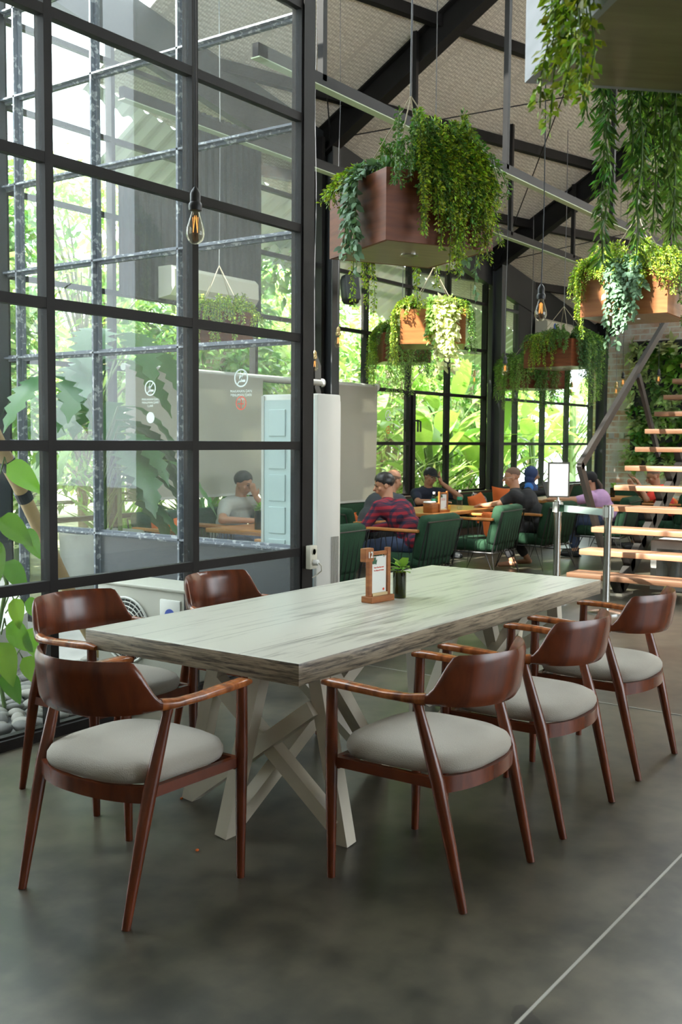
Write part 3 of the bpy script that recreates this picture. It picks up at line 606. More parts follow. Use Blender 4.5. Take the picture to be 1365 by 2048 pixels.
# ------------------------------------------------------------------ dining chairs
def make_chair():
    c = empty('dining_chair')
    for s in (-1, 1):
        soft(MB().tube([(s*.276, .250, 0), (s*.279, .249, .22), (s*.283, .247, .45), (s*.287, .244, .60), (s*.288, .243, .672)], [.0145, .0185, .022, .0195, .0185], 12).build('leg', 'wood_red', c), 50)
        soft(MB().tube([(s*.250, -.252, 0), (s*.253, -.205, .20), (s*.257, -.155, .41), (s*.260, -.115, .54), (s*.263, -.088, .63), (s*.264, -.080, .665)], [.0145, .0195, .0235, .020, .0165, .019], 12).build('leg', 'wood_red', c), 50)
        # arm: flat top, swept from front leg to the backrest
        P = [(s*.289, .275, .680), (s*.292, .24, .684), (s*.297, .14, .682), (s*.293, .02, .676), (s*.280, -.06, .672), (s*.262, -.11, .672)]
        mb = MB(); vs = []; n = 10; wds = [.018, .026, .028, .025, .020, .016]; hts = [.009, .014, .0135, .013, .015, .02]
        for i, p in enumerate(P):
            d = (Vector(P[min(i+1, 5)])-Vector(P[max(i-1, 0)])).normalized(); x = d.cross(Vector((0, 0, 1))).normalized(); u = x.cross(d)
            for k in range(n):
                a = 2*math.pi*k/n; q = Vector(p)+x*wds[i]*math.copysign(abs(math.cos(a))**.6, math.cos(a))+u*hts[i]*math.copysign(abs(math.sin(a))**.7, math.sin(a)); vs.append(q)
        fs = [(i*n+k, i*n+(k+1) % n, (i+1)*n+(k+1) % n, (i+1)*n+k) for i in range(5) for k in range(n)] + [tuple(range(n)), tuple(5*n+k for k in range(n))]
        mb.add(vs, fs); soft(mb.build('armrest', 'wood_arm_lit', c), 50)
        soft(MB().beam((s*.270, .235, .408), (s*.256, -.155, .404), .022, .034).build('side_rail', 'wood_red', c), 30)
    # backrest: curved panel whose ends slope down into the arms
    nu, nv = 36, 8; vs = []
    a_ = abs
    def prof(u):
        a = abs(u); x = .268*math.sin(u*1.32)/math.sin(1.32); y = -.262 + .165*(1-math.cos(u*1.5))/(1-math.cos(1.5))
        bot = .640 + .018*a**2.2
        k = min(1, max(0, (a-.68)/.29)); k = k*k*(3-2*k); top = .818*(1-k) + .688*k
        return x, y, bot, top
    for side in (0, 1):
        for i in range(nu+1):
            u = -1 + 2*i/nu; x, y, b, t_ = prof(u); x2, y2, _, _ = prof(u+.01); nn = Vector((-(y2-y), (x2-x), 0)).normalized()
            for j in range(nv+1):
                v = j/nv; z = b + (t_-b)*v; th = .011*math.sqrt(max(0, 1-(2*v-1)**4))*1.0 + .0012
                lean = -.035*((z-.60)/.2)
                p = Vector((x, y+lean*(1-.6*a_(u)), z)) + nn*(th if side else -th); vs.append(p)
    W_ = nv+1; S_ = (nu+1)*W_; fs = []
    for i in range(nu):
        for j in range(nv):
            a = i*W_+j; fs.append((a, a+W_, a+W_+1, a+1)); fs.append((S_+a, S_+a+1, S_+a+W_+1, S_+a+W_))
        fs.append((i*W_, S_+i*W_, S_+(i+1)*W_, (i+1)*W_)); fs.append((i*W_+nv, (i+1)*W_+nv, S_+(i+1)*W_+nv, S_+i*W_+nv))
    for i in (0, nu):
        for j in range(nv): fs.append((i*W_+j, i*W_+j+1, S_+i*W_+j+1, S_+i*W_+j))
    soft(MB().add(vs, fs).build('backrest', 'wood_red', c), 60)
    # rear apron (curved) and front rail
    vs = []; n_ = 22
    for i in range(n_+1):
        x = -.255+.51*i/n_; y = -.150-.080*(1-(x/.255)**2)**.8
        for dy, dz in ((-.010, -.030), (.010, -.030), (.010, .018), (-.010, .018)): vs.append((x, y+dy, .405+dz*(1+.15*abs(x)/.25)))
    fs = [(i*4+k, i*4+(k+1) % 4, i*4+4+(k+1) % 4, i*4+4+k) for i in range(n_) for k in range(4)]+[(0, 1, 2, 3), (n_*4+3, n_*4+2, n_*4+1, n_*4)]
    soft(MB().add(vs, fs).build('seat_apron', 'wood_red', c), 50)
    soft(MB().beam((-.27, .235, .403), (.27, .235, .403), .02, .042).build('seat_apron', 'wood_red', c), 30)
    # cushion
    def so_(a, n_): return math.copysign(abs(math.cos(a))**n_, math.cos(a)), math.copysign(abs(math.sin(a))**n_, math.sin(a))
    vs = []; fs = []; N_ = 40; ring = [(.90, .420), (.975, .426), (1.0, .442), (.995, .458), (.96, .474), (.86, .488), (.6, .500), (.3, .505)]
    for k, (s_, z) in enumerate(ring):
        for i in range(N_):
            cx_, sy_ = so_(2*math.pi*i/N_, .62); y = .024+.254*sy_*s_; x = (.262+.010*sy_)*cx_*s_
            vs.append((x, y, z))
    vs.append((0, .02, .506))
    for k in range(len(ring)-1):
        for i in range(N_): fs.append((k*N_+i, k*N_+(i+1) % N_, (k+1)*N_+(i+1) % N_, (k+1)*N_+i))
    b0 = (len(ring)-1)*N_
    fs += [(b0+i, b0+(i+1) % N_, len(vs)-1) for i in range(N_)] + [tuple(range(N_-1, -1, -1))]
    soft(MB().add(vs, fs).build('seat_cushion', 'seat_fabric', c), 80)
    return c
chair = make_chair()
CH = [((3.092, 1.79), 0, 'nearest of the three grey-seated wooden armchairs on the table side away from the windows'),
      ((3.865, 1.785), .0, 'middle of the three grey-seated wooden armchairs on the table side near the floor joint'),
      ((4.700, 1.79), 0, 'wooden armchair with grey seat, farthest of three in a row, closest to the staircase'),
      ((2.378, 2.565), -90, 'red-brown wooden armchair at the head of the table, closest to the camera on the left'),
      ((3.005, 3.385), 180, 'wooden armchair between table and window, its back in front of the outdoor fan unit'),
      ((3.905, 3.37), 180, 'red-brown wooden armchair on the window side, half hidden behind the table near the socket')]
for i, ((x, y), rz, lb) in enumerate(CH):
    o = chair if i == 0 else copy_tree(chair)
    o.location = (x, y, 0); o.rotation_euler = (0, 0, R(rz)); tag(o, lb, 'chair', 'wooden armchairs around the long table')

# ------------------------------------------------------------------ things on the table
def table_sign(name, loc, rz, label, num=None, sc_=1.0, group=None):
    t = tag(empty(name, loc, rz), label, 'table sign', group)
    t.scale = (sc_, sc_, sc_)
    MB().rbox((0, 0, .0125), (.146, .054, .025), .002).build('base', 'oak_dark', t)
    for s in (-1, 1): MB().rbox((s*.058, 0, .118), (.019, .02, .187 if s < 0 else .195), .002).build('post', 'oak_dark', t)
    MB().rbox((0, 0, .196), (.10, .013, .014), .002).build('crossbar', 'oak_dark', t)
    MB().box((0, -.001, .108), (.094, .003, .150)).build('card', 'paper', t)
    MB().box((0, -.006, .030), (.094, .010, .012)).build('card_rest', 'pale_wood', t)
    for x in (-.028, .03): MB().tube([(x+.009*math.cos(a), -.002+.010*math.sin(a)*.4, .190+.011*math.sin(a)) for a in np.linspace(0, 5.6, 12)], .0012, 5).build('ring_clip', 'steel', t)
    MB().box((-.030, -.0035, .166), (.020, .0015, .026)).add([(-.035, -.0045, .158), (-.018, -.0045, .150), (-.012, -.0045, .172)], [(0, 1, 2)]).build('leaf_print', 'print_green', t)
    text_obj('Scan The Barcode', .0085, 'card_lettering', 'red_ink', t, (0, -.0034, .138), (R(90), 0, 0)); text_obj('To Menu & Order', .0085, 'card_lettering', 'red_ink', t, (0, -.0034, .126), (R(90), 0, 0))
    MB().lathe([(.005, 0), (.005, .0012)], (.029, -.0040, .048), 14, True, Matrix.Rotation(R(90), 3, 'X')).build('red_dot', 'red_ink', t)
    if num:
        b = MB().rbox((-.078, -.006, .194), (.050, .03, .054), .003).build('number_block', 'oak_dark', t); text_obj(num, .034, 'number', 'paper', b, (-.076, -.0225, .194), (R(90), 0, 0), bold=True)
    return t
M['oak_dark'] = mat('table_sign_wood', (.36, .125, .028), .4, grain=((8, 8, 40), (.24, .07, .015), .35, .65))
M['pale_wood'] = mat('pale_wood', (.62, .48, .25), .5)
M['print_green'] = mat('print_green', (.02, .09, .04), .6)
table_sign('table_sign', (4.02, 2.652, .75), R(-6), 'wooden table sign marked 12 holding a pale card, on the long whitewashed table', '12', 1.16)

def glass_plant(loc, label, s=1., group=None, seed=3):
    r_ = random.Random(seed); t = tag(empty('propagation_glass', loc), label, 'potted plant', group); t.scale = (s, s, s)
    soft(MB().lathe([(.030, .0), (.032, .004), (.0325, .125), (.0305, .125), (.030, .008), (.004, .006)], (0, 0, 0), 28).build('glass', 'bottle_green', t), 40)
    mb = MB()
    for k in range(5):
        a = r_.uniform(0, 6.28); mb.tube([(.014*math.cos(a), .014*math.sin(a), .012), (.005*math.cos(a+2), .01*math.sin(a+2), .07), (.016*math.cos(a+1), .016*math.sin(a+1), .135)], .0017, 5)
    mb.build('stems', 'stem', t)
    P, D, Nn, L_ = [], [], [], []
    for k in range(11):
        a = k*2.4+r_.uniform(-.3, .3); P.append((.012*math.cos(a), .012*math.sin(a), .125+.003*k)); e = r_.uniform(-.1, .7); D.append((math.cos(a), math.sin(a), e)); Nn.append((0, 0, 1)); L_.append(r_.uniform(.042, .062))
    leaf_mesh('leaves', P, D, Nn, L_, np.array(L_)*.85, 'l_pothos', t, 'oval')
    P = [(.0, 0, .15), (0.005, 0, .15)]; leaf_mesh('leaves', P, [(.2, -.5, .6), (-.5, .3, .8)], [(0, -.4, .5), (0, 0, 1)], .06, .05, 'l_pothos', t, 'oval')
    return t
glass_plant((4.172, 2.63, .75), 'dark green glass tumbler with rooting leafy cuttings beside the number 12 sign')

# ------------------------------------------------------------------ pendant bulbs
def pendant(x, y, z, top, label, s=1.0, dark=True):
    t = tag(empty('pendant_bulb', (x, y, z)), label, 'pendant lamp', 'bare filament bulbs on long cords')
    k = s
    soft(MB().lathe([(.004*k, 0), (.015*k, .003*k), (.026*k, .014*k), (.0315*k, .032*k), (.030*k, .052*k), (.021*k, .083*k), (.014*k, .105*k), (.013*k, .118*k)], (0, 0, 0), 24, False).build('bulb', 'lamp_glass', t), 80)
    m_ = 'rubber' if dark else 'brass'
    soft(MB().lathe([(.015*k, .110*k), (.0215*k, .112*k), (.0235*k, .125*k), (.0215*k, .136*k), (.018*k, .140*k), (.018*k, .168*k), (.012*k, .180*k), (.005*k, .19*k)], (0, 0, 0), 20).build('socket', m_, t), 40)
    mb = MB()
    for i in range(4):
        a = i*1.57; mb.tube([(.004*math.cos(a)*k, .004*math.sin(a)*k, .095*k), (.010*math.cos(a)*k, .010*math.sin(a)*k, .04*k), (.009*math.cos(a+.6)*k, .009*math.sin(a+.6)*k, .09*k)], .0007*k, 4)
    mb.build('filament', 'filament', t)
    pts = [(.006*math.sin(i*1.3+x), .006*math.cos(i*.9+y), .185*k+(top-z-.185*k)*i/14) for i in range(15)]; pts[0] = (0, 0, .185*k); pts[-1] = (0, 0, top-z)
    MB().tube(pts, .0035 if dark else .003, 6).build('cord', 'rubber' if dark else 'cord_grey', t)
    return t
def rf(x, y): return roof(x, y)-.02
pendant(2.753, 2.612, 2.195, rf(2.75, 2.61), 'clear filament bulb hanging close in front of the big window at the left', 1.05)
pendant(5.509, 2.544, 2.185, rf(5.5, 2.54), 'amber filament bulb on a black cord left of the right-hand planter box, above the seating', 1.1)
pendant(7.642, 5.762, 2.13, rf(7.64, 5.76), 'small filament bulb in brass holder just left of the white roller blind', 1.0, False)
pendant(8.68, 6.244, 2.44, rf(8.68, 6.244), 'filament bulb on grey cord in front of the far window beside the black speaker', 1.15, False)
pendant(13.2, 7.1, 2.30, rf(13.2, 7.1), 'tiny filament bulb under the box planter with the long pale leaves', 1.1, False)
pendant(10.021, 5.025, 2.20, rf(10.02, 5.02), 'filament bulb left of the dark ferny planter in front of the steel column', 1.1)
pendant(14.778, 6.295, 2.19, rf(14.8, 6.3), 'tiny brass-capped bulb hanging just below the reddish planter near the brick corner', 1.15, False)
pendant(14.778, 5.602, 2.17, rf(14.8, 5.6), 'lower of two neighbouring tiny bulbs in front of the brick wall', 1.15, False)
pendant(14.355, 5.345, 2.27, rf(14.36, 5.35), 'upper of two neighbouring tiny bulbs in front of the brick wall', 1.2)
pendant(13.753, 4.634, 2.27, rf(13.75, 4.63), 'tiny bulb hanging in front of the green plant wall', 1.1)

# exterior enamel pendant under the overhang
t = tag(empty('shade_lamp', (14.62, 7.95, 2.86)), 'pale enamel shade lamp hanging outside the upper far window', 'pendant lamp')
soft(MB().lathe([(.19, 0), (.185, .01), (.10, .05), (.04, .09), (.03, .16), (.015, .2)], (0, 0, 0), 24).build('shade', 'ivory', t), 50)
MB().tube([(0, 0, .2), (0, 0, roof(14.62, 7.95)-2.88)], .004, 5).build('cord', 'cord_grey', t)

# ------------------------------------------------------------------ standing air conditioner, socket, speaker, blinds
t = tag(empty('standing_air_conditioner', (5.86, 4.535, 0)), 'tall white floor-standing air conditioner behind the corner post', 'air conditioner')
soft(MB().rbox((0, 0, .91), (.27, .50, 1.82), .012).build('casing', 'ac_white', t), 30)
mb = MB().box((-.137, 0, .92), (.006, .46, 1.72)); b = mb.build('back_panel', 'ac_back', t)
mb = MB()
for k in range(7):
    for q in (-.105, .105): mb.rbox((-.143, q, .24+.23*k), (.010, .15, .19), .004)
soft(mb.build('pressed_ribs', 'ac_back', b), 20)
for s in (-1, 1): MB().box((-.139, s*.238, .92), (.010, .024, 1.78)).build('edge_trim', 'ac_grey', t)
mb = MB()
for k in range(5): mb.box((.028+.019*k, -.252, .46), (.006, .012, .72))
mb.build('side_grille', 'grille_grey' if 'grille_grey' in M else 'steel', t)
soft(MB().rbox((.150, 0, .91), (.05, .46, 1.76), .02).build('front_panel', 'ac_white', t), 30)

t = tag(empty('power_socket', (5.425, 4.108, .73)), 'cream double wall socket on the black corner post', 'socket')
soft(MB().rbox((0, 0, 0), (.078, .040, .155), .006).build('plate', 'ivory', t), 30)
for z in (.037, -.033): soft(MB().lathe([(.024, 0), (.024, .004), (.019, .004), (.018, -.004)], (0.0, -.020, z), 20, True, Matrix.Rotation(R(90), 3, 'X')).build('outlet_ring', 'ivory', t), 30)
p = tag(empty('power_plug', (5.425, 4.085, .697)), 'white plug with a looping flex in the lower outlet of the socket', 'plug')
soft(MB().lathe([(.019, 0), (.019, .028), (.013, .036)], (0, 0, 0), 18, True, Matrix.Rotation(R(90), 3, 'X')).build('plug_body', 'white', p), 40)
MB().tube([(0, -.036, 0), (.012, -.05, -.02), (.022, -.045, -.055), (.01, -.02, -.08), (-.02, .0, -.1)], .0042, 8).build('flex', 'ivory', p)

t = tag(empty('wall_speaker', (10.0, Y3-.42, 3.08), R(-30)), 'black oval loudspeaker bracketed high on the far wall column', 'speaker')
soft(MB().rbox((0, 0, .17), (.22, .17, .36), .07, rot=Matrix.Rotation(-.22, 3, 'X')).build('cabinet', 'rubber', t), 60)
soft(MB().rbox((0, -.085, .19), (.17, .03, .30), .03, rot=Matrix.Rotation(-.22, 3, 'X')).build('grille', 'grey_steel', t), 60)
MB().beam((0, .06, .17), (.1, .36, .17), .03, .03).build('bracket', 'black_steel', t)

def blind(x0, x1, zb, label, ext=0):
    t = tag(empty('roller_blind', (x0, Y3-.14, 2.17)), label, 'roller blind', 'roller blinds on the far windows'); w_ = x1-x0
    soft(MB().tube([(0, 0, 0), (w_+ext, 0, 0)], .035, 14).build('roller_tube', 'ac_grey', t), 50)
    soft(MB().tube([(w_+ext, 0, 0), (w_+ext+.03, 0, 0)], .05, 14).build('end_bracket', 'white', t), 50)
    mb = MB(); n = 24; vs = []; fs = []; H_ = 2.17-zb
    for i in range(n+1):
        for j in range(13):
            u = i/n; v = j/12; dy = .012*math.sin(u*7)*v + .02*max(0, v-.55)*math.sin(u*5+v*4)
            vs.append((w_*u, -.03+dy, -H_*v)); vs.append((w_*u, -.034+dy, -H_*v))
    for i in range(n):
        for j in range(12):
            a = (i*13+j)*2; b2 = ((i+1)*13+j)*2; fs += [(a, a+2, b2+2, b2), (a+1, b2+1, b2+3, a+3)]
    for j in range(12):
        for i in (0, n): a = (i*13+j)*2; fs.append((a, a+1, a+3, a+2))
    soft(MB().add(vs, fs).build('fabric', 'blind', t), 60)
    MB().box((w_/2, -.03, -H_-.01), (w_, .02, .025)).build('hem_bar', 'ac_grey', t)
    return t
blind(6.73, 8.72, .93, 'wide pale grey roller blind behind the courtyard glass, above the seated man', 1.1)
blind(9.99, 10.97, .76, 'narrower pale grey roller blind between the air conditioner and the seated group')

# prohibition stickers on the glass
M['stick'] = mat('white_sticker', (.75, .8, .8), .5)
def sticker(loc, rot, r0, label, ring_m, cup=True, txt=True):
    t = tag(empty('window_sticker', loc), label, 'sticker'); t.rotation_euler = rot
    mb = MB(); n = 32
    vs = []
    for k in range(n):
        a = 2*math.pi*k/n
        for rr in (r0, r0*.84): vs += [(rr*math.cos(a), 0, rr*math.sin(a)), (rr*math.cos(a), -.001, rr*math.sin(a))]
    fs = []
    for k in range(n):
        a, b_ = k*4, ((k+1) % n)*4; fs += [(a, b_, b_+2, a+2), (a+1, a+3, b_+3, b_+1), (a, a+1, b_+1, b_), (a+2, b_+2, b_+3, a+3)]
    mb.add(vs, fs); mb.box((0, -.0005, 0), (r0*1.8, .001, r0*.14), rot=Matrix.Rotation(R(-52 if cup else 90), 3, 'Y')); mb.build('ring', ring_m, t)
    mb = MB()
    if cup: mb.prism([(-r0*.3, r0*.25), (r0*.12, r0*.25), (r0*.05, -r0*.45), (-r0*.24, -r0*.45)], -.001, 0).box((-.1*r0, -.0005, .5*r0), (.05*r0, .001, .5*r0), rot=Matrix.Rotation(.3, 3, 'Y')).box((.36*r0, -.0005, -.32*r0), (.5*r0, .001, .25*r0))
    else: mb.box((-.05*r0, -.0005, -.1*r0), (1.1*r0, .001, .16*r0)).box((.45*r0, -.0005, .25*r0), (.08*r0, .001, .4*r0))
    mb.build('symbol', 'stick' if cup else 'red_ink', t)
    if txt:
        for i, s_ in enumerate(['MAKANAN DAN', 'MINUMAN DARI', 'LUAR']): text_obj(s_, r0*.42, 'lettering', 'stick', t, (0, -.0005, -r0*(1.45+.42*i)), (R(90), 0, 0), .0002)
    return t
sticker((X2+.03, 4.813, 1.93), (0, 0, R(-90)), .064, 'pale round no outside food sticker on the courtyard glass, above the red one', 'stick')
sticker((X2+.03, 4.813, 1.755), (0, 0, R(-90)), .049, 'red ringed no smoking sticker on the courtyard glass', 'red_ink', False, False)
sticker((X2+.03, 5.713, 1.88), (0, 0, R(-90)), .058, 'pale round no outside food sticker in front of the large roller blind', 'stick')
d_ = MB().lathe([(.042, 0), (.042, .001)], (X2+.03, 5.713, 1.66), 24, True, Matrix.Rotation(R(90), 3, 'Y')).build('round_sticker', 'stick')
tag(d_, 'plain pale disc sticker on the courtyard glass below the food sticker', 'sticker')
sticker((11.45, Y3-.03, 1.83), (0, 0, 0), .07, 'white round sticker on the far window left of the casement handles', 'stick', True, False)
sticker((11.45, Y3-.03, 1.64), (0, 0, 0), .05, 'small red ringed sticker on the far window left of the casement handles', 'red_ink', False, False)

# ------------------------------------------------------------------ hanging planter boxes
def planter_box(x, y, z, rot, size, h, top, wood, label, apex=.47, spot=True):
    t = tag(empty('hanging_planter', (x, y, z), R(rot)), label, 'hanging planter', 'square wooden planter boxes hung from the roof')
    s = size; w_ = .02
    for nm, c, d in (('side_board', (0, -s/2+w_/2, h/2), (s, w_, h)), ('side_board', (0, s/2-w_/2, h/2), (s, w_, h)), ('side_board', (-s/2+w_/2, 0, h/2), (w_, s-2*w_, h)), ('side_board', (s/2-w_/2, 0, h/2), (w_, s-2*w_, h))):
        MB().box(c, d).build(nm, wood, t)
    b = MB().box((0, 0, .008), (s-2*w_, s-2*w_, .016)).build('base_board', 'under', t)
    if spot:
        l = MB().lathe([(.048, -.004), (.048, .002), (.034, .002), (.030, -.003)], (0, 0, 0), 24).build('downlight', 'steel', b); MB().lathe([(.03, -.002), (.03, .001)], (0, 0, 0), 18).build('lamp_lens', 'white', l)
    MB().box((0, 0, h*.78), (s-2*w_, s-2*w_, .03)).build('soil', 'soil', t)
    a = Vector((0, 0, h+apex))
    for sx, sy in ((1, 1), (1, -1), (-1, 1), (-1, -1)):
        MB().tube([(sx*(s/2-.03), sy*(s/2-.03), h*.6), a], .0035, 5).build('rope', 'rope', t)
    MB().tube([a, (0.01, 0, (a.z+top-z)/2), (0, 0, top-z)], .005, 6).build('hanging_cord', 'cord_grey', t)
    return t
def strands(t, size, h, spec, seed):
    """spec: list of (material, edge angle deg range, n strands, length range, leaf len, leaf width, per m, spread, kind, mound)"""
    g = np.random.default_rng(seed); s = size/2
    for (mt, a0, a1, ns, l0, l1, ll, lw, dens, spr, kind, mound) in spec:
        P, D, Nn, LL = [], [], [], []; sm = MB()
        for k in range(ns):
            a = R(g.uniform(a0, a1)); ca_, sa_ = math.cos(a), math.sin(a); q = s/max(abs(ca_), abs(sa_))
            inx, iny = ca_*q*g.uniform(.1, .8), sa_*q*g.uniform(.1, .8)
            ex, ey = ca_*(q+.02), sa_*(q+.02); hh = h + mound*g.uniform(.3, 1); L_ = g.uniform(l0, l1)
            off = g.uniform(.0, spr*.6); sw = g.uniform(-.035, .035, 2)
            pts = [np.array((inx, iny, h*.8)), np.array((inx*.6+ex*.4, iny*.6+ey*.4, hh)), np.array((ex, ey, h+mound*.25+.02)), np.array((ex+ca_*(.03+off), ey+sa_*(.03+off), h-.04))]
            n = max(2, int(L_/.08))
            for i in range(1, n+1): pts.append(np.array((ex+ca_*(.03+off)+sw[0]*i/n+g.normal()*.006, ey+sa_*(.03+off)+sw[1]*i/n+g.normal()*.006, h-.04-L_*i/n)))
            sm.tube(pts, .0022, 4, False)
            for i in range(len(pts)-1):
                sg = pts[i+1]-pts[i]; ln = np.linalg.norm(sg); m = max(1, int(ln*dens))
                u = g.uniform(0, 1, m)[:, None]; pp = pts[i]+sg*u; dd = g.normal(size=(m, 3)); dd /= np.linalg.norm(dd, axis=1)[:, None]
                sgn = sg/ln; dd = dd-sgn*(dd@sgn)[:, None]; dd = dd+sgn*.7+np.array((ca_, sa_, 0))*.35
                P.append(pp+dd*.01*(kind == 'diamond')); D.append(dd); Nn.append(np.array((ca_*.8, sa_*.8, .5))+g.normal(size=(m, 3))*.45)
                LL.append(ll*g.uniform(.6, 1.15, m)*(1-.25*i/len(pts)))
        P, D, Nn, LL = map(np.concatenate, (P, D, Nn, LL))
        f = leaf_mesh('trailing_foliage', P, D, Nn, LL, LL*lw, mt, t, kind)
        sm.build('stems', 'stem', f, fix=False)
# (material, edge angle range, strands, len range, leaf length, width ratio, leaves/m, spread, kind, mound)
def FE(a0, a1, ns, l0, l1, mt='l_yellow', mound=.16, ll=.026, dens=330): return (mt, a0, a1, ns, l0, l1, ll, .55, dens, .07, 'diamond', mound)
def SI(a0, a1, ns, l0, l1, mt='l_silver', ll=.06): return (mt, a0, a1, ns, l0, l1, ll, .55, 75, .06, 'oval', .10)
def FN(a0, a1, ns, l0, l1, mt='l_fern', ll=.05): return (mt, a0, a1, ns, l0, l1, ll, .22, 260, .10, 'diamond', .10)
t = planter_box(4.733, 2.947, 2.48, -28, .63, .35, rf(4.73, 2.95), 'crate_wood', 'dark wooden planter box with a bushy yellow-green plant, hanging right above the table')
strands(t, .63, .35, [FE(-114, -52, 40, .06, .30, mound=.32), FE(-112, -56, 14, .05, .25, 'l_mid', mound=.28), FE(-90, -76, 8, .32, .48, mound=.2), FE(-70, -56, 9, .2, .40, mound=.26), FE(-140, 100, 60, .0, .06, 'l_mid', .34), FE(140, 200, 8, .0, .10, mound=.12),
                      SI(172, 202, 10, .12, .46), SI(-12, 12, 5, .3, .62), FE(75, 110, 5, .3, .6, mound=.1), FE(30, 60, 3, .3, .55, mound=.1)], 1)
t = planter_box(2.66, .83, 2.48, -45, .65, .35, rf(2.7, .83), 'grey_board', 'big planter box cut off by the top right corner, ferns and vines hanging down', spot=False)
strands(t, .65, .35, [('l_yellow', 188, 214, 18, .2, .55, .034, .6, 250, .015, 'diamond', .12), FN(52, 86, 18, .45, .72), FN(76, 104, 9, .35, .78, 'l_mid'), FE(40, 100, 14, .0, .3, 'l_mid'), SI(55, 75, 4, .35, .55, 'l_mid', .05)], 2)
t = planter_box(9.42, 5.56, 2.48, 30, .66, .35, rf(9.42, 5.56), 'crate_wood_lit', 'sunlit-coloured planter box with long pale hanging leaves in front of the far windows')
strands(t, .66, .35, [FE(-180, 180, 46, .0, .05, 'l_yellow', .17), FE(108, 138, 18, .2, .58, 'l_yellow', .14), SI(184, 212, 14, .15, .66, 'l_pale', .10), FE(225, 260, 12, .1, .45, 'l_mid', .12), SI(172, 190, 6, .1, .35, 'l_fern', .08)], 3)
t = planter_box(11.02, 6.95, 2.46, -45, .60, .35, rf(11, 6.95), 'crate_wood', 'planter box half hidden behind the sunlit-coloured one, with a mossy plume on its left')
strands(t, .60, .35, [FE(150, 200, 24, .2, .62, 'l_yellow', .18), FE(-180, 180, 30, .0, .1, 'l_mid', .18), FN(-135, -80, 14, .2, .75), FN(-80, -50, 8, .3, .7, 'l_mid')], 4)
t = planter_box(13.07, 5.70, 2.48, -10, .74, .35, rf(13.07, 5.7), 'crate_wood', 'red-brown planter box with dark ferny strands near the brick wall corner')
strands(t, .74, .35, [FE(-180, 180, 50, .0, .14, 'l_mid', .2), FE(150, 200, 22, .1, .38, 'l_yellow', .12), FN(235, 310, 24, .2, .6, 'l_dark'), FE(-110, -70, 12, .1, .4, 'l_fern', .14), FN(250, 300, 10, .4, .85)], 5)
t = planter_box(14.2, 6.70, 2.27, -35, .72, .35, rf(14.2, 6.7), 'crate_wood', 'lower small planter box behind the red-brown one, almost covered in fern strands')
strands(t, .72, .35, [FE(-180, 180, 44, .0, .2, 'l_mid', .2), FN(150, 240, 24, .2, .62, 'l_fern'), FN(-110, -30, 26, .2, .65, 'l_mid'), FN(-30, 30, 14, .2, .5, 'l_dark')], 6)
t = planter_box(8.17, 2.95, 2.48, 3, .68, .35, rf(8.17, 2.95), 'crate_wood_lit', 'sunlit-coloured planter box over the staircase side with round silvery green leaves')
strands(t, .68, .35, [SI(168, 200, 20, .08, .40, ll=.066), SI(160, 188, 9, .35, .62, ll=.062), FE(-180, 180, 60, .0, .06, 'l_yellow', .24), FE(120, 146, 10, .05, .2, 'l_yellow', .12), FE(-120, -60, 16, .1, .42, 'l_mid', .16), FE(200, 230, 8, .05, .2, 'l_yellow', .15), FE(95, 120, 8, .2, .5, 'l_yellow', .1)], 7)
t = planter_box(7.55, 6.85, 2.40, -40, .56, .30, rf(7.55, 6.85)-.1, 'crate_wood', 'planter box seen through the courtyard glass beneath the wall air conditioner')
strands(t, .56, .30, [FE(-180, 180, 40, .0, .16, 'l_yellow', .2), FE(150, 230, 16, .1, .4, 'l_yellow', .14), FN(180, 200, 8, .3, .6), FE(230, 290, 12, .1, .3, 'l_yellow', .14)], 8)

# ------------------------------------------------------------------ staircase
t = tag(empty('staircase', (9.64, 3.36, 0)), 'open staircase with thick wooden treads on black saw-tooth stringers', 'staircase')
nT, run, rise = 15, .308, .207
for i in range(nT):
    soft(MB().rbox((run*i+.15, 0, rise*(i+1)-.028), (.30, 1.52, .055), .006).build('tread', 'tread', t), 30)
for yy in (.30, -.52):
    pts = [(.18, 0)]
    top = []
    for i in range(nT): top += [(run*i+.02, rise*(i+1)-.055), (run*i+.26, rise*(i+1)-.055)]
    bot = [(run*nT, rise*nT-.42), (.42, 0)]
    lo = []
    mb = MB()
    sl = rise/run
    a = (.30, 0.0); mb.beam((.22, yy, .02), (run*nT, yy, rise*nT-.22), .07, .21, (0, 0, 1))
    for i in range(nT): x0, z0 = run*i, rise*(i+1)-.056; mb.prism([(x0+.04, z0), (x0+.27, z0), (x0+.27, z0-.10), (x0+.20, z0-.16)], yy-.035, yy+.035)
    mb.v = [(x, y, max(z, .0)) for x, y, z in mb.v]
    mb.build('stringer', 'stair_steel', t)
MB().box((.25, .30, .012), (.30, .16, .024)).build('floor_plate', 'white_paint', t); MB().box((.25, -.52, .012), (.30, .16, .024)).build('floor_plate', 'white_paint', t)
rl = MB(); Yr = .775
rl.beam((.315, Yr, 1.25), (4.6, Yr, 4.13), .05, .085); rl.beam((.315, Yr, 1.275), (1.10, Yr, .20), .05, .085)
soft(rl.build('handrail', 'stair_steel', t), 30)
soft(MB().beam((1.86, Yr-.03, 2.25), (2.62, Yr-.03, 1.35), .04, .075).build('rail_brace', 'stair_steel', t), 30)

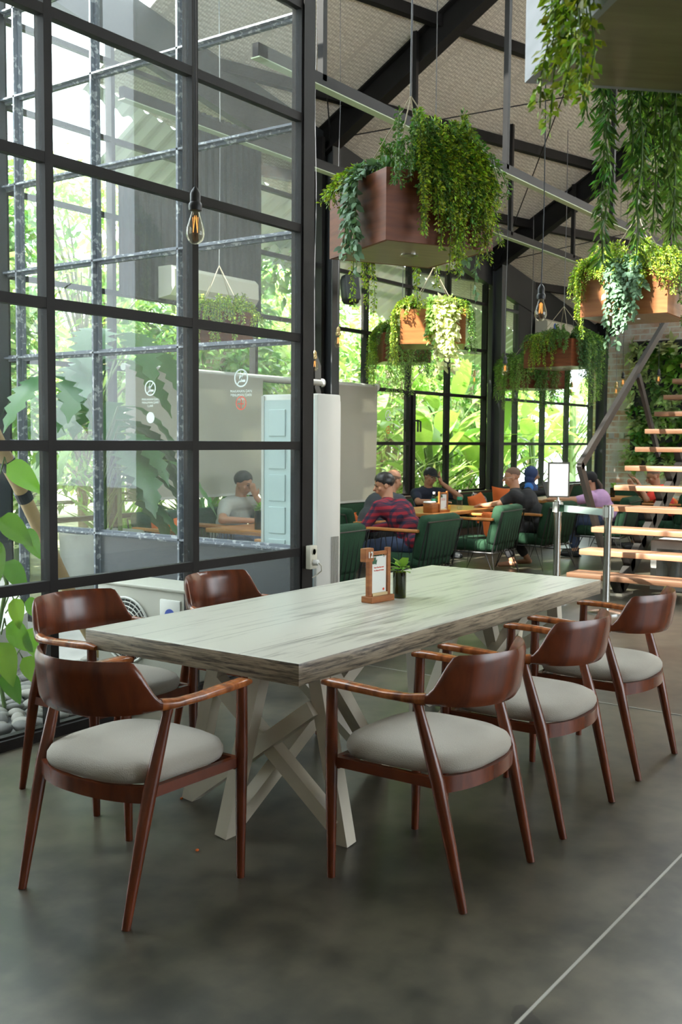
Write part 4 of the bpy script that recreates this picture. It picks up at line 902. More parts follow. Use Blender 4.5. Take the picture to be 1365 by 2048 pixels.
# stone block with logs and jars under the stair
t = tag(empty('hearth_block', (10.9, 3.22, 0)), 'grey concrete block with a log niche under the staircase', 'fireplace block')
for c, d in (((0, 0, .46), (.9, .66, .08)), ((0, 0, .03), (.9, .66, .06)), ((-.05, .30, .24), (.8, .06, .36)), ((.35, 0, .24), (.06, .54, .36))):
    MB().box(c, d).build('slab', 'concrete_dark' if 'concrete_dark' in M else 'concrete', t)
mb = 0
for i in range(4):
    for k in range(5):
        o = MB().tube([(10.62, 2.99+.065*k, .10+.065*i), (11.0, 2.99+.065*k+.005*i, .10+.065*i)], .029, 8).build('firewood_log', 'bark')
        tag(o, 'small split log stacked in the niche under the staircase', 'log', 'logs stacked in the niche under the stairs')
for k in range(2):
    o = MB().lathe([(.045, .062), (.05, .09), (.05, .22), (.03, .25), (.03, .27)], (10.62, 3.37+.12*k-.02, 0), 16).build('glass_jar', 'clear')
    tag(o, 'clear glass jar %s the logs in the niche under the staircase' % ('right beside' if k == 0 else 'standing farther left from'), 'jar', 'jars in the niche')

# ------------------------------------------------------------------ stanchions
def stanchion(x, y, label, h=.95):
    t = tag(empty('queue_post', (x, y, 0)), label, 'queue post', 'brushed steel queue posts')
    soft(MB().lathe([(.16, 0), (.16, .012), (.12, .022), (.04, .03)], (0, 0, 0), 32).build('base', 'steel', t), 40)
    soft(MB().tube([(0, 0, .02), (0, 0, h-.14)], .032, 20).build('pole', 'steel', t), 50)
    soft(MB().tube([(0, 0, h-.14), (0, 0, h)], .037, 20).build('head', 'steel', t), 50)
    for a in (0, 90, 180, 270): MB().box((.040*math.cos(R(a)), .040*math.sin(R(a)), h-.06), (.012, .03, .09), rz=R(a)).build('belt_clip', 'ac_grey', t)
    return t
stanchion(9.06, 3.97, 'steel queue post carrying the framed blank sign')
stanchion(8.72, 3.35, 'steel queue post at the right end of the belt, before the bottom stair tread')
b = MB().beam((9.03, 3.93, .885), (8.75, 3.39, .885), .003, .062); M['belt'] = mat('belt_grey', (.42, .52, .48), .5)
o = b.build('barrier_belt', 'belt'); tag(o, 'pale grey-green retractable belt stretched between the two queue posts', 'belt')
MB().beam((9.035, 3.94, .885), (9.005, 3.882, .885), .005, .066).build('belt_end', 'green_velvet', o)
fx, fy = 9.06, 3.97; yv = Vector((.80, .60, 0)); sn = Matrix.Rotation(R(-55), 3, 'Z')
t = tag(empty('sign_frame', (fx, fy, .95), R(-58)), 'blank white sheet in an aluminium frame on top of the queue post', 'sign')
for c, d in (((0, 0, .04), (.195, .012, .014)), ((0, 0, .355), (.195, .012, .014)), ((-.094, 0, .197), (.014, .012, .33)), ((.094, 0, .197), (.014, .012, .33))): MB().box(c, d).build('frame_bar', 'steel', t)
MB().box((0, 0, .197), (.178, .004, .31)).build('sheet', 'white', t); MB().tube([(0, 0, 0), (0, 0, .035)], [.016, .008], 10).build('swivel', 'steel', t)

# ------------------------------------------------------------------ green wall on the brick
t = tag(empty('green_wall', (XE-.09, 5.2, 1.1)), 'lush planted wall panel of mixed foliage on the brick wall', 'plant wall')
MB().box((0, 0, 1.1), (.12, 3.1, 2.25)).build('backing_frame', 'dark_board', t)
g = np.random.default_rng(21)
for k in range(90):
    mt = ['l_tree2', 'l_pale', 'l_fern', 'l_tree', 'l_banana', 'l_pothos', 'l_tree', 'l_red'][int(g.integers(0, 8))]
    if mt == 'l_red' and g.random() < .8: mt = 'l_mid'
    cy, cz = 1.45-.32*(k % 10)+g.uniform(-.1, .1), .05+.25*(k//10)+g.uniform(-.08, .08); n = 44; ll = g.uniform(.15, .28)
    dd = g.normal(size=(n, 3)); dd[:, 0] = -abs(dd[:, 0])-.5; dd[:, 2] -= .3
    leaf_mesh('wall_plant', np.tile((-.06, cy, cz), (n, 1))+g.normal(size=(n, 3))*(.0, .07, .07), dd, np.tile((-.5, 0, 1.), (n, 1))+g.normal(size=(n, 3))*.3, ll*g.uniform(.6, 1.2, n), ll*(.3 if k % 3 else .5), mt, t, 'oval')
# ------------------------------------------------------------------ outdoor fan unit, pebbles, pot plants in the courtyard
t = tag(empty('outdoor_fan_unit', (4.52, 4.60, .04)), 'ivory outdoor air conditioner unit with round fan grille on the pebbles behind the glass', 'air conditioner')
soft(MB().rbox((0, 0, .29), (.29, .80, .54), .012).build('casing', 'ac_grey2' if 'ac_grey2' in M else 'ac_white', t), 30)
soft(MB().rbox((0, 0, .565), (.31, .82, .022), .008).build('lid', 'ac_grey2', t), 30)
for s in (-1, 1): MB().box((0, s*.3, .01), (.30, .05, .03)).build('foot', 'ac_grey', t)
mb = MB()
for r0 in (.05, .075, .10, .125, .15, .175, .20): mb.tube([(-.158-.012*(1-(r0/.2)**2), .13+r0*math.cos(a), .29+r0*math.sin(a)) for a in np.linspace(0, 2*math.pi, 33)], .0042 if r0 < .2 else .008, 5)
for k in range(24):
    a = k*math.pi/12; mb.tube([(-.170, .13+.05*math.cos(a), .29+.05*math.sin(a)), (-.158, .13+.20*math.cos(a+.25), .29+.20*math.sin(a+.25))], .003, 4)
soft(mb.build('fan_grille', 'ac_grey', t), 60)
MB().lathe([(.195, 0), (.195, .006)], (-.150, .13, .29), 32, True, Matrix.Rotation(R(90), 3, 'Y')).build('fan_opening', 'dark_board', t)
soft(MB().rbox((-.150, -.245, .40), (.018, .17, .22), .02).build('badge_panel', 'ac_grey', t), 30)
mb = MB().lathe([(.042, 0), (.042, .002)], (-.163, -.25, .415), 24, True, Matrix.Rotation(R(90), 3, 'Y')); e = mb.build('emblem', 'blue_ink', t)
MB().box((-.1645, -.25, .41), (.001, .07, .010), rot=Matrix.Rotation(.3, 3, 'X')).build('emblem_stripe', 'white', e)

g = np.random.default_rng(5); base = MB().ell((0, 0, 0), (.062, .044, .026), 12); base_me = base.mesh('pebble'); base_me.materials.append(M['pebble'])
base_me.polygons.foreach_set('use_smooth', [True]*len(base_me.polygons))
M['pebble2'] = mat('pebble_pale', (.29, .28, .245), .7, vary=.15); me2 = base_me.copy(); me2.materials[0] = M['pebble2']
M['pebble3'] = mat('pebble_dark', (.13, .13, .12), .7, vary=.15); me3 = base_me.copy(); me3.materials[0] = M['pebble3']
# packed layer beneath, then the stones one sees
n_p = 0
for iy in range(13):
    for ix in range(23):
        x = 2.62+ix*.105+(iy % 2)*.05+g.uniform(-.018, .018); y = 4.30+iy*.078+g.uniform(-.012, .012)
        if x > 4.28 and y < 5.05: continue
        lim = 5.02 if x < 3.5 else 5.02+(x-3.5)*.7
        if y > lim or n_p >= 240: continue
        o = bpy.data.objects.new('pebble', (base_me, me2, me3)[int(g.integers(0, 3))]); col.objects.link(o); n_p += 1
        o.location = (x, y, .035+g.uniform(0, .028)); o.rotation_euler = (g.uniform(-.25, .25), g.uniform(-.25, .25), g.uniform(0, 3.14)); k = g.uniform(.8, 1.2); o.scale = (k, k*g.uniform(.85, 1.15), k)
        tag(o, 'smooth grey river pebble in the bed outside the window', 'pebble', 'river pebbles outside the window')
struct(MB().box((3.5, 4.75, .012), (3.6, 1.1, .03)).build('ground', 'pebble3'))

# bamboo pole leaning in the courtyard
a, b = Vector((3.12, 4.73, 2.1)), Vector((4.595, 5.217, .045)); d = b-a
pts = [a+d*i/24 for i in range(25)]; rs = [.040+(.006 if i % 6 == 3 else 0) for i in range(25)]
t = tag(empty('bamboo_pole', (0, 0, 0)), 'leaning tan bamboo pole tied with black bands in the courtyard', 'pole')
soft(MB().tube(pts, rs, 16).build('culm', 'bamboo', t), 60)
for q in (.35, .44): MB().tube([a+d*q, a+d*(q+.025)], .0475, 16).build('black_band', 'rubber', t)

def big_leaf(mb_list, base, dirv, L, W, droop, up=(0, 0, 1), n=9, split=0, cup=.12):
    """leaf blade as a bent grid"""
    base = Vector(base); d = Vector(dirv).normalized(); s = d.cross(Vector(up)).normalized(); u = s.cross(d); vs = []; m = 4
    for i in range(n+1):
        f = i/n; wv = W*.5*math.sin(math.pi*min(1, f**.62))**.8 if 0 < f < 1 else W*.01
        c = base + d*L*f*(1-.12*droop*f) - Vector((0, 0, 1))*droop*L*f*f*.6
        for j in range(-m, m+1):
            g_ = j/m; ww = wv*(1 - (.45 if split and i % 2 == 0 and abs(g_) > .4 else 0)); vs.append(c + s*g_*ww + u*cup*wv*abs(g_)*(1 if not split else .4) + u*.0)
    fs = []; k = 2*m+1
    for i in range(n):
        for j in range(k-1): fs.append((i*k+j, (i+1)*k+j, (i+1)*k+j+1, i*k+j+1))
    mb_list.add(vs, fs)
def foliage_obj(name, mt, parent, mb):
    o = link(name, mb.mesh(name), mt, parent, True); return o

# pothos climbing by the glass at the left edge
t = tag(empty('climbing_pothos', (3.38, 4.62, .03)), 'broad-leaved climbing pothos just outside the glass at the left edge', 'vine plant'); g = random.Random(4)
mb = MB(); st = MB(); st.tube([(0.02, 0, 0), (-.02, .03, .35), (.04, 0, .7), (-.05, .05, 1.1), (-.12, .05, 1.45)], .011, 8)
for k, (x, y, z, dx, dz, L) in enumerate([(.02, 0, 1.33, .5, -.4, .26), (-.03, 0, 1.05, .7, -.55, .25), (.10, -.02, .98, .6, -.9, .20), (-.10, 0, .95, .1, -1, .24), (0, 0, .82, .5, -.8, .22), (-.12, 0, .75, -.2, -1, .24), (.05, 0, .62, .2, -1, .18),
          (-.16, .02, 1.25, -.5, -.3, .24), (.0, 0, .48, .6, -.5, .24), (-.05, 0, .40, .2, -1, .26), (.12, 0, .44, .5, -.9, .22), (-.14, 0, .36, -.3, -1, .24), (.08, -.03, .30, .4, -.8, .2), (-.2, 0, .55, -.6, -.7, .25), (-.02, 0, .23, .2, -.6, .2),
          (.16, 0, .33, .9, -.4, .18), (-.22, .05, 1.5, -.2, -.6, .25), (.16, .05, .58, .8, -.5, .17)]):
    st.tube([(x*.4, y, z-.05), (x*.8, y-.03, z+.04), (x, y-.04, z)], .004, 6); big_leaf(mb, (x, y-.04, z), (dx, -.25+g.uniform(-.2, .2), dz), L*.84, L*.62, .3, (0, -1, .4))
soft(st.build('vine_stem', 'stem', t), 60); foliage_obj('leaves', 'l_pothos', t, mb)

def potted(name, loc, label, pot_r, pot_h, mt):
    t = tag(empty(name, loc), label, 'potted plant')
    soft(MB().lathe([(pot_r*.72, 0), (pot_r*.95, pot_h*.4), (pot_r, pot_h), (pot_r*.92, pot_h), (pot_r*.9, pot_h-.05), (.01, pot_h-.05)], (0, 0, 0), 40).build('pot', mt, t), 50)
    return t
t = potted('potted_monstera', (6.05, 6.85, 0), 'large split-leaf monstera in a pale round pot behind the courtyard glass', .36, .70, 'concrete')
st = MB(); mb = MB(); g = random.Random(9)
st.tube([(0, 0, .6), (.05, .0, 1.2), (-.05, .05, 1.9)], .028, 8); st.tube([(.12, -.1, .6), (.1, -.1, 1.5)], .02, 8)
for k in range(26):
    z = .85+1.5*k/26; a = g.uniform(0, 6.28) if k > 12 else R(-52)+g.uniform(-1.0, .9); r0 = g.uniform(.25, .6); L = g.uniform(.42, .62)
    p = (math.cos(a)*r0, math.sin(a)*r0, z+.12); st.tube([(0, 0, z-.3), (p[0]*.5, p[1]*.5, z+.12), p], .009, 6); big_leaf(mb, p, (math.cos(a), math.sin(a), -.5), L, L*.85, .9, split=1, n=13)
soft(st.build('stems', 'stem', t), 60); foliage_obj('leaves', 'l_monstera', t, mb)

# ------------------------------------------------------------------ green armchairs
def make_armchair():
    c = empty('lounge_armchair'); w2 = .33
    soft(MB().rbox((0, .03, .36), (.60, .60, .13), .045).build('seat_cushion', 'green_velvet', c), 60)
    soft(MB().rbox((0, -.26, .585), (.63, .14, .44), .05, rot=Matrix.Rotation(.22, 3, 'X')).build('back_cushion', 'green_velvet', c), 60)
    for s in (-1, 1): soft(MB().rbox((s*w2, .04, .655), (.055, .60, .028), .006).build('armrest', 'oak', c), 30)
    fr = MB(); r_ = .008
    for s in (-1, 1):
        x = s*w2
        fr.tube([(x, -.26, .285), (x, .33, .285)], r_, 6); fr.tube([(x, -.24, .64), (x, .34, .64)], r_, 6); fr.tube([(x, -.25, .285), (x, -.36, .74)], r_, 6); fr.tube([(x, .33, .285), (x, .33, .64)], r_, 6)
        for k in range(5): y0 = -.18+.125*k; fr.tube([(x, y0-.05, .64), (x, y0, .29), (x, y0+.05, .64)], .005, 5)
    for y, z in ((-.26, .285), (.33, .285), (-.36, .74)): fr.tube([(-w2, y, z), (w2, y, z)], r_, 6)
    for k in range(9): x = -.28+.07*k; fr.tube([(x-.02, -.36, .74), (x+.02, -.27, .285)], .005, 5)
    soft(fr.build('rod_frame', 'black_rod', c), 60)
    for sx in (-1, 1):
        for sy in (-1, 1): soft(MB().tube([(sx*(w2-.03), sy*.27+.03, .285), (sx*(w2+.02), sy*.33+.03, .006), (sx*(w2-.005), sy*.20+.03, .285)], .0065, 6).build('leg', 'black_rod', c), 60)
    return c
ac = make_armchair(); first = True
ACH = [((6.98, 5.28), 0, 'green lounge chair just right of the standing air conditioner'), ((8.62, 5.28), 0, 'green lounge chair with the man in the plaid shirt'),
       ((10.38, 5.44), 4, 'empty green lounge chair left of the man in the black shirt, back towards the stairs'), ((11.42, 5.25), -8, 'green lounge chair with the man in the black shirt'),
       ((9.08, 6.22), 243, 'green lounge chair near the blind with the bald man'), ((13.0, 5.0), 6, 'green lounge chair with the person in lilac'),
       ((14.42, 4.72), 10, 'green lounge chair with the man in red, behind the stairs'), ((16.4, 5.9), -70, 'green lounge chair against the brick wall behind the phone of the man in red'),
       ((15.35, 4.55), 0, 'green lounge chair seen between the stair treads at the right edge'), ((7.12, 6.98), 176, 'green lounge chair behind the courtyard glass, left of the seated man'), ((7.88, 7.0), 178, 'green lounge chair under the man in pale grey behind the glass')]
for (x, y), rz, lb in ACH:
    o = ac if first else copy_tree(ac); first = False
    o.location = (x, y, 0); o.rotation_euler = (0, 0, R(rz)); tag(o, lb, 'armchair', 'green lounge armchairs')

def cafe_table(x, y, w_, d_, h, label):
    t = tag(empty('cafe_table', (x, y, 0)), label, 'table', 'oak cafe tables')
    soft(MB().rbox((0, 0, h-.02), (w_, d_, .04), .005).build('tabletop', 'oak', t), 30)
    soft(MB().tube([(0, 0, .02), (0, 0, h-.04)], .035, 12).build('pedestal', 'black_rod', t), 50)
    soft(MB().lathe([(.24, 0), (.24, .012), (.04, .03)], (0, 0, 0), 28).build('foot_plate', 'black_rod', t), 50)
cafe_table(10.62, 6.16, 1.62, .80, .70, 'oak table with drinks in front of the man in the cap')
cafe_table(13.75, 6.02, 1.15, .80, .70, 'oak table with the open laptop, beside the framed sign')
cafe_table(7.50, 6.22, .86, .74, .68, 'oak table behind the courtyard glass in front of the man in the pale shirt')
cafe_table(14.75, 5.62, .8, .7, .70, 'oak table behind the staircase near the brick wall')

# window bench with pillows
t = tag(empty('window_bench', (14.0, 7.12, 0)), 'long green padded bench with dark wooden back under the far windows', 'bench')
MB().box((0, .0, .15), (8.3, .46, .30)).build('plinth', 'dark_wood', t)
soft(MB().rbox((0, -.02, .36), (8.3, .48, .12), .03).build('seat_pad', 'green_velvet', t), 60)
soft(MB().rbox((0, .19, .58), (8.3, .09, .30), .03).build('back_pad', 'green_velvet', t), 60)
MB().box((0, .22, .745), (8.3, .10, .03)).build('top_ledge', 'dark_wood', t)
def pillow(loc, rot, s, mt, label):
    vs = []; fs = []; n = 12
    for side in (1, -1):
        for i in range(n+1):
            for j in range(n+1):
                u, v = -1+2*i/n, -1+2*j/n; pu, pv = u*(1-.10*(1-v*v)**1.0*0 - .07*(1-v*v)), v*(1-.07*(1-u*u)); vs.append((pu*s/2, side*.075*((1-u**4)*(1-v**4))**.6, pv*s/2))
    k = (n+1)**2
    for i in range(n):
        for j in range(n): a = i*(n+1)+j; fs += [(a, a+1, a+n+2, a+n+1), (k+a, k+a+n+1, k+a+n+2, k+a+1)]
    o = MB().add(vs, fs).build('throw_pillow', mt); soft(o, 80); o.location = loc; o.rotation_euler = rot; tag(o, label, 'pillow', 'throw pillows'); return o
M['pattern'] = mat('patterned_fabric', (.75, .75, .75), .85, grain=((45, 45, 45), (.03, .03, .08), .48, .52))
pillow((13.62, 6.80, .62), (R(-14), R(6), R(-25)), .44, 'orange', 'bright orange pillow standing on the bench right of the cap man')
pillow((13.0, 6.88, .57), (R(-22), R(-8), 0), .40, 'orange', 'orange pillow lying flatter, just left of the upright bright orange one')
pillow((13.25, 7.0, .58), (R(-16), R(12), 0), .36, 'pattern', 'black and white patterned pillow between the two orange ones')
pillow((13.95, 6.95, .55), (R(-16), R(5), 0), .38, 'pattern', 'patterned grey pillow partly behind the man in the black shirt')
pillow((10.42, 5.36, .57), (R(-14), R(3), 0), .30, 'orange', 'orange pillow on the empty green chair')
pillow((8.80, 5.25, .52), (R(-14), R(8), R(14)), .36, 'orange', 'orange pillow behind the man in the plaid shirt')
pillow((11.62, 5.15, .54), (R(-12), R(6), R(-8)), .36, 'orange', 'orange pillow behind the man in the black shirt')
pillow((8.90, 6.30, .56), (R(14), R(4), R(63)), .38, 'orange', 'orange pillow on the chair by the blind')
pillow((7.12, 7.12, .56), (R(14), R(-8), R(-15)), .38, 'orange', 'orange pillow behind the courtyard glass')
pillow((14.62, 4.66, .56), (R(-14), R(4), R(10)), .36, 'orange', 'orange pillow behind the man in red')

# things on the cafe tables
def bottle(loc, label):
    t = tag(empty('water_bottle', loc), label, 'bottle', 'plastic water bottles')
    soft(MB().lathe([(.028, 0), (.032, .01), (.031, .06), (.0325, .12), (.031, .15), (.018, .195), (.013, .205)], (0, 0, 0), 20).build('body', 'clear', t), 50)
    soft(MB().lathe([(.0145, .205), (.0145, .228)], (0, 0, 0), 16).build('cap', 'white', t), 40)
    l = soft(MB().lathe([(.0332, .115), (.0332, .15)], (0, 0, 0), 20, False).build('label_band', 'label_green', t), 50)
M['label_green'] = mat('label_green', (.02, .22, .12), .5)
bottle((10.10, 5.92, .70), 'plastic water bottle with green label left of the napkin box'); bottle((10.66, 5.90, .70), 'plastic water bottle with green label at the right of the drinks')
table_sign('table_sign', (10.15, 5.83, .70), R(-12), 'small wooden table sign among the drinks on the far oak table', None, 1.1)
o = tag(empty('napkin_box', (10.0, 5.90, .70)), 'wooden napkin box on the far oak table', 'napkin box')
soft(MB().rbox((0, 0, .055), (.15, .12, .11), .01).build('box', 'oak_dark', o), 30); MB().rbox((-.03, 0, .118), (.12, .10, .02), .008).build('napkins', 'white', o)
def tumbler(loc, label, fill=.6):
    t = tag(empty('juice_glass', loc), label, 'glass', 'glasses of orange drink'); soft(MB().lathe([(.026, 0), (.034, .12), (.0325, .12), (.025, .006), (.003, .006)], (0, 0, 0), 20).build('glass', 'clear', t), 50)
    soft(MB().lathe([(.0245, .008), (.024+.008*fill, .008+.105*fill)], (0, 0, 0), 20).build('drink', 'juice', t), 50)
    MB().tube([(.01, 0, .02), (-.015, .01, .19)], .003, 6).build('straw', 'black_rod', t)
M['juice'] = mat('orange_juice', (.85, .42, .03), .3)
tumbler((10.32, 5.86, .70), 'tall glass of yellow drink beside the far table sign'); tumbler((10.46, 6.05, .75), 'glass of orange drink standing on the small wooden tray', .5)
o = soft(MB().rbox((10.46, 6.05, .725), (.16, .12, .05), .006).build('wooden_tray', 'oak_dark'), 30); tag(o, 'small wooden block tray under the orange drink', 'tray')
glass_plant((10.25, 5.98, .70), 'small leafy cutting in a glass among the drinks on the far oak table', .9, seed=8)
glass_plant((7.26, 6.10, .68), 'amber glass with a leafy cutting on the table behind the courtyard glass', 1.35, seed=11)
glass_plant((14.6, 5.55, .70), 'leafy cutting in a glass on the table behind the stairs', 1.1, seed=14)
def laptop(loc, rz, label, mt='grey_steel'):
    t = tag(empty('laptop', loc, R(rz)), label, 'laptop', 'laptops on the oak table'); soft(MB().rbox((0, 0, .009), (.34, .23, .018), .004).build('keyboard_deck', mt, t), 30)
    soft(MB().rbox((0, .155, .118), (.34, .008, .225), .003, rot=Matrix.Rotation(-.32, 3, 'X')).build('screen_lid', mt, t), 30)
laptop((13.35, 5.85, .70), 196, 'open dark laptop in front of the woman in the blue headscarf', 'rubber'); laptop((13.95, 6.12, .70), 10, 'second grey laptop lid behind the framed sign')
o = MB().lathe([(.03, 0), (.04, .10), (.038, .10)], (13.62, 6.0, .70), 18).build('paper_cup', 'white'); tag(soft(o, 50), 'white cup beside the laptops', 'cup')

# ------------------------------------------------------------------ people
def remesh(o, v, sm=2):
    r = o.modifiers.new('r', 'REMESH'); r.mode = 'VOXEL'; r.voxel_size = v; r.use_smooth_shade = True
    s = o.modifiers.new('s', 'SMOOTH'); s.iterations = sm; s.factor = .5
def person(label, loc, rz, seat, head_at, head_rot, arms, shirt, pants, skin='skin', hair='short', shirt_len=.55, build=1., legs=None, extras=(), sleeve=.62, shoes='rubber', longsl=False):
    """local frame: x right, y forward, hips at (0,0,seat)"""
    root = tag(empty('person', (loc[0], loc[1], 0), R(rz)), label, 'person')
    H = Vector(head_at); hip = Vector((0, 0, seat+.11)); fwd = Vector((0, 1, 0))
    hr = Euler([R(a) for a in head_rot], 'XYZ').to_matrix()       # pitch(x), roll(y), yaw(z)
    neck = H + Vector((0, -.035, -.155)); chest = hip.lerp(neck, .62) + Vector((0, -.03, 0)); b_ = build
    sh = [neck + Vector((s*.185*b_, -.01, -.055)) for s in (-1, 1)]
    body = MB()
    def torso(m, k, top=True):
        m.ell(hip+Vector((0, -.01, 0)), (.175*b_+k, .125*b_+k, .12+k), 18); m.ell(hip.lerp(chest, .5), (.150*b_+k, .115*b_+k, .15+k), 18); m.ell(chest, (.175*b_+k, .118*b_+k, .17+k), 18)
        if top:
            for i in (0, 1): m.cap(neck+Vector((0, -.01, -.04)), sh[i], .062+k, .060+k); m.cap(chest, sh[i], .10+k, .062+k)
    torso(body, 0); body.cap(neck+Vector((0, -.01, -.06)), H+hr@Vector((0, -.02, -.05)), .062, .055, 14)
    # head
    hb = [((0, -.008, .035), (.074, .094, .083)), ((0, .012, -.030), (.060, .074, .078)), ((0, .030, -.075), (.034, .042, .034)), ((0, .052, -.045), (.038, .036, .035))]
    for c, r in hb: body.ell(H+hr@Vector(c), r, 18, hr)
    body.cap(H+hr@Vector((0, .084, .012)), H+hr@Vector((0, .108, -.022)), .010, .015, 10); body.ell(H+hr@Vector((0, .078, .022)), (.042, .014, .009), 12, hr)
    body.ell(H+hr@Vector((0, .086, -.052)), (.023, .011, .010), 12, hr)
    for s in (-1, 1):
        body.ell(H+hr@Vector((s*.074, -.006, -.008)), (.009, .020, .031), 10, hr); body.ell(H+hr@Vector((s*.048, .060, -.022)), (.020, .016, .020), 10, hr)
    # arms + hands
    sleeves = MB()
    for i, (el, wr, hd, curl) in enumerate(arms):
        s = (-1, 1)[i]; el, wr, hd = Vector(el), Vector(wr), Vector(hd).normalized()
        body.cap(sh[i], el, .052*b_, .040, 12); body.cap(el, wr, .041, .027, 12)
        side = hd.cross((wr-el).normalized() if abs(hd.dot((wr-el).normalized())) < .95 else Vector((0, 0, 1)))
        side = side.normalized() if side.length > .1 else Vector((1, 0, 0)); nm = side.cross(hd).normalized()
        pc = wr+hd*.045; body.cap(wr, pc+hd*.02, .024, .026, 10)
        for q in (-1, 1): body.cap(pc-hd*.01+side*q*.018, pc+hd*.035+side*q*.024, .017, .014, 8)
        for f in range(4):
            o_ = (-.030, -.010, .010, .029)[f]; l_ = (.062, .074, .070, .054)[f]; p0 = pc+hd*.038+side*o_; d1 = (hd+nm*-.25*curl).normalized(); d2 = (hd+nm*-1.2*curl).normalized()
            p1 = p0+d1*l_*.5; p2 = p1+d2*l_*.5; body.cap(p0, p1, .0095, .0088, 8); body.cap(p1, p2, .0088, .0072, 8)
        th = pc-hd*.02+side*(-s)*.024; t1 = th+(hd*.6+side*(-s)*.9).normalized()*.034; body.cap(th, t1, .012, .0105, 8); body.cap(t1, t1+(hd+side*(-s)*.25).normalized()*.03, .0105, .008, 8)
        e2 = el if longsl else sh[i].lerp(el, sleeve); sleeves.cap(sh[i], e2, .064*b_+.004, .058 if not longsl else .052, 14)
        if longsl: sleeves.cap(el, el.lerp(wr, .9), .052, .038, 12)
    L_ = legs or [((-.13, .46, seat+.06), (-.15, .40, .09)), ((.13, .46, seat+.06), (.15, .44, .09))]
    tr = MB(); foots = []
    for i, (kn, an) in enumerate(L_):
        s = (-1, 1)[i]; kn, an = Vector(kn), Vector(an); hp = hip+Vector((s*.09, .02, -.02)); body.cap(hp, kn, .082*b_, .055, 12); body.cap(kn, an, .054, .036, 12)
        foots.append(an); body.cap(an+Vector((0, -.02, -.035)), an+Vector((s*.02, .15, -.055)), .036, .026, 12)
        tr.cap(hp, kn, .094*b_, .068, 14); tr.cap(kn, kn.lerp(an, .82), .067, .055, 14)
    tr.ell(hip+Vector((0, -.01, -.01)), (.185*b_, .14*b_, .125), 18)
    o = body.build('body', skin, root, fix=False); remesh(o, .0075, 2)
    c_ = MB(); torso(c_, .014); k = len(c_.v); c_.v += sleeves.v; c_.f += [tuple(i+k for i in f) for f in sleeves.f]
    if shirt_len: c_.ell(hip+Vector((0, -.01, .02)), (.195*b_, .145*b_, .11), 18)
    c_.cap(neck+Vector((0, -.012, -.045)), neck+Vector((0, -.004, -.005)), .078, .068, 14)
    o = c_.build('shirt', shirt, root, fix=False); remesh(o, .011, 2)
    o = tr.build('trousers', pants, root, fix=False); remesh(o, .012, 2)
    if shoes:
        for an, s in zip(foots, (-1, 1)):
            m = MB(); m.cap(an+Vector((0, -.03, -.045)), an+Vector((s*.02, .16, -.055)), .046, .036, 12).ell(an+Vector((s*.008, .06, -.075)), (.046, .14, .018), 14); o = m.build('shoe', shoes, root, fix=False); remesh(o, .01, 2)
            o.location.z = .004
    # face details
    m = MB()
    for s in (-1, 1): m.ell(H+hr@Vector((s*.030, .079, .006)), (.011, .006, .0055), 10, hr); 
    soft(m.build('eyes', 'black', root), 80)
    m = MB()
    for s in (-1, 1): m.cap(H+hr@Vector((s*.016, .090, .026)), H+hr@Vector((s*.046, .080, .027)), .0045, .003, 6)
    m.build('eyebrows', 'hair', root); m = MB(); m.ell(H+hr@Vector((0, .0955, -.052)), (.021, .004, .0022), 10, hr); m.build('mouth', 'lips' if 'lips' in M else skin, root)
    hm = 'hair'
    if hair in ('short', 'crop', 'long', 'balding'):
        m = MB(); n = 28; vs = []; fs = []; rr = random.Random(len(label)); th = {'short': .012, 'crop': .003, 'long': .016, 'balding': .004}[hair]; hm = {'short': 'hair', 'crop': 'stubble', 'long': 'hair', 'balding': 'stubble'}[hair]
        rows = 15
        for layer in (0, 1):
            for i in range(rows+1):
                for j in range(n):
                    a = 2*math.pi*j/n; f_ = math.sin(a)          # +1 = front
                    low = {1: .060}.get(0, 0); tmax = (1.92+.38*(-f_) if f_ < 0 else 1.92-.74*f_) if hair != 'crop' else (1.50+.25*(-f_) if f_ < 0 else 1.50-.50*f_)
                    if hair == 'balding' and False: pass
                    t_ = tmax*i/rows*(1+(.05*math.sin(7*a)+.04*math.sin(13*a+1))*(i/rows))
                    if hair == 'balding': t_ = 1.45+(tmax-1.45)*i/rows if f_ < .5 else 1.45
                    w_ = 1+(th/.08)*(1-.95*(i/rows)**4)+(.015*math.sin(a*9+i) if hair == 'short' else 0) if layer == 0 else .98
                    vs.append(H+hr@(Vector((.076*math.sin(t_)*math.cos(a), .096*math.sin(t_)*f_, .086*math.cos(t_)))*w_+Vector((0, -.010, .034))))
        for layer in (0, 1):
            for i in range(rows):
                for j in range(n):
                    b = layer*(rows+1)*n+i*n; q = (b+j, b+(j+1) % n, b+n+(j+1) % n, b+n+j); fs.append(q if layer == 0 else q[::-1])
        for j in range(n): a = rows*n; b = (rows+1)*n+rows*n; fs.append((a+j, a+(j+1) % n, b+(j+1) % n, b+j))
        m.add(vs, fs)
        o = m.build('hair', hm, root); soft(o, 80)
    for e in extras: e(root, H, hr, neck, sh)
    return root
M['lips'] = mat('lips', (.30, .10, .08), .5)
def glasses(root, H, hr, neck, sh):
    m = MB()
    for s in (-1, 1):
        m.tube([H+hr@Vector((s*.032+.021*math.cos(a), .094, .004+.016*math.sin(a))) for a in np.linspace(0, 6.28, 15)], .0016, 5); m.tube([H+hr@Vector((s*.053, .093, .008)), H+hr@Vector((s*.080, .0, .006))], .0018, 5)
    m.tube([H+hr@Vector((-.011, .096, .006)), H+hr@Vector((.011, .096, .006))], .0015, 5); m.build('spectacles', 'ac_grey', root)
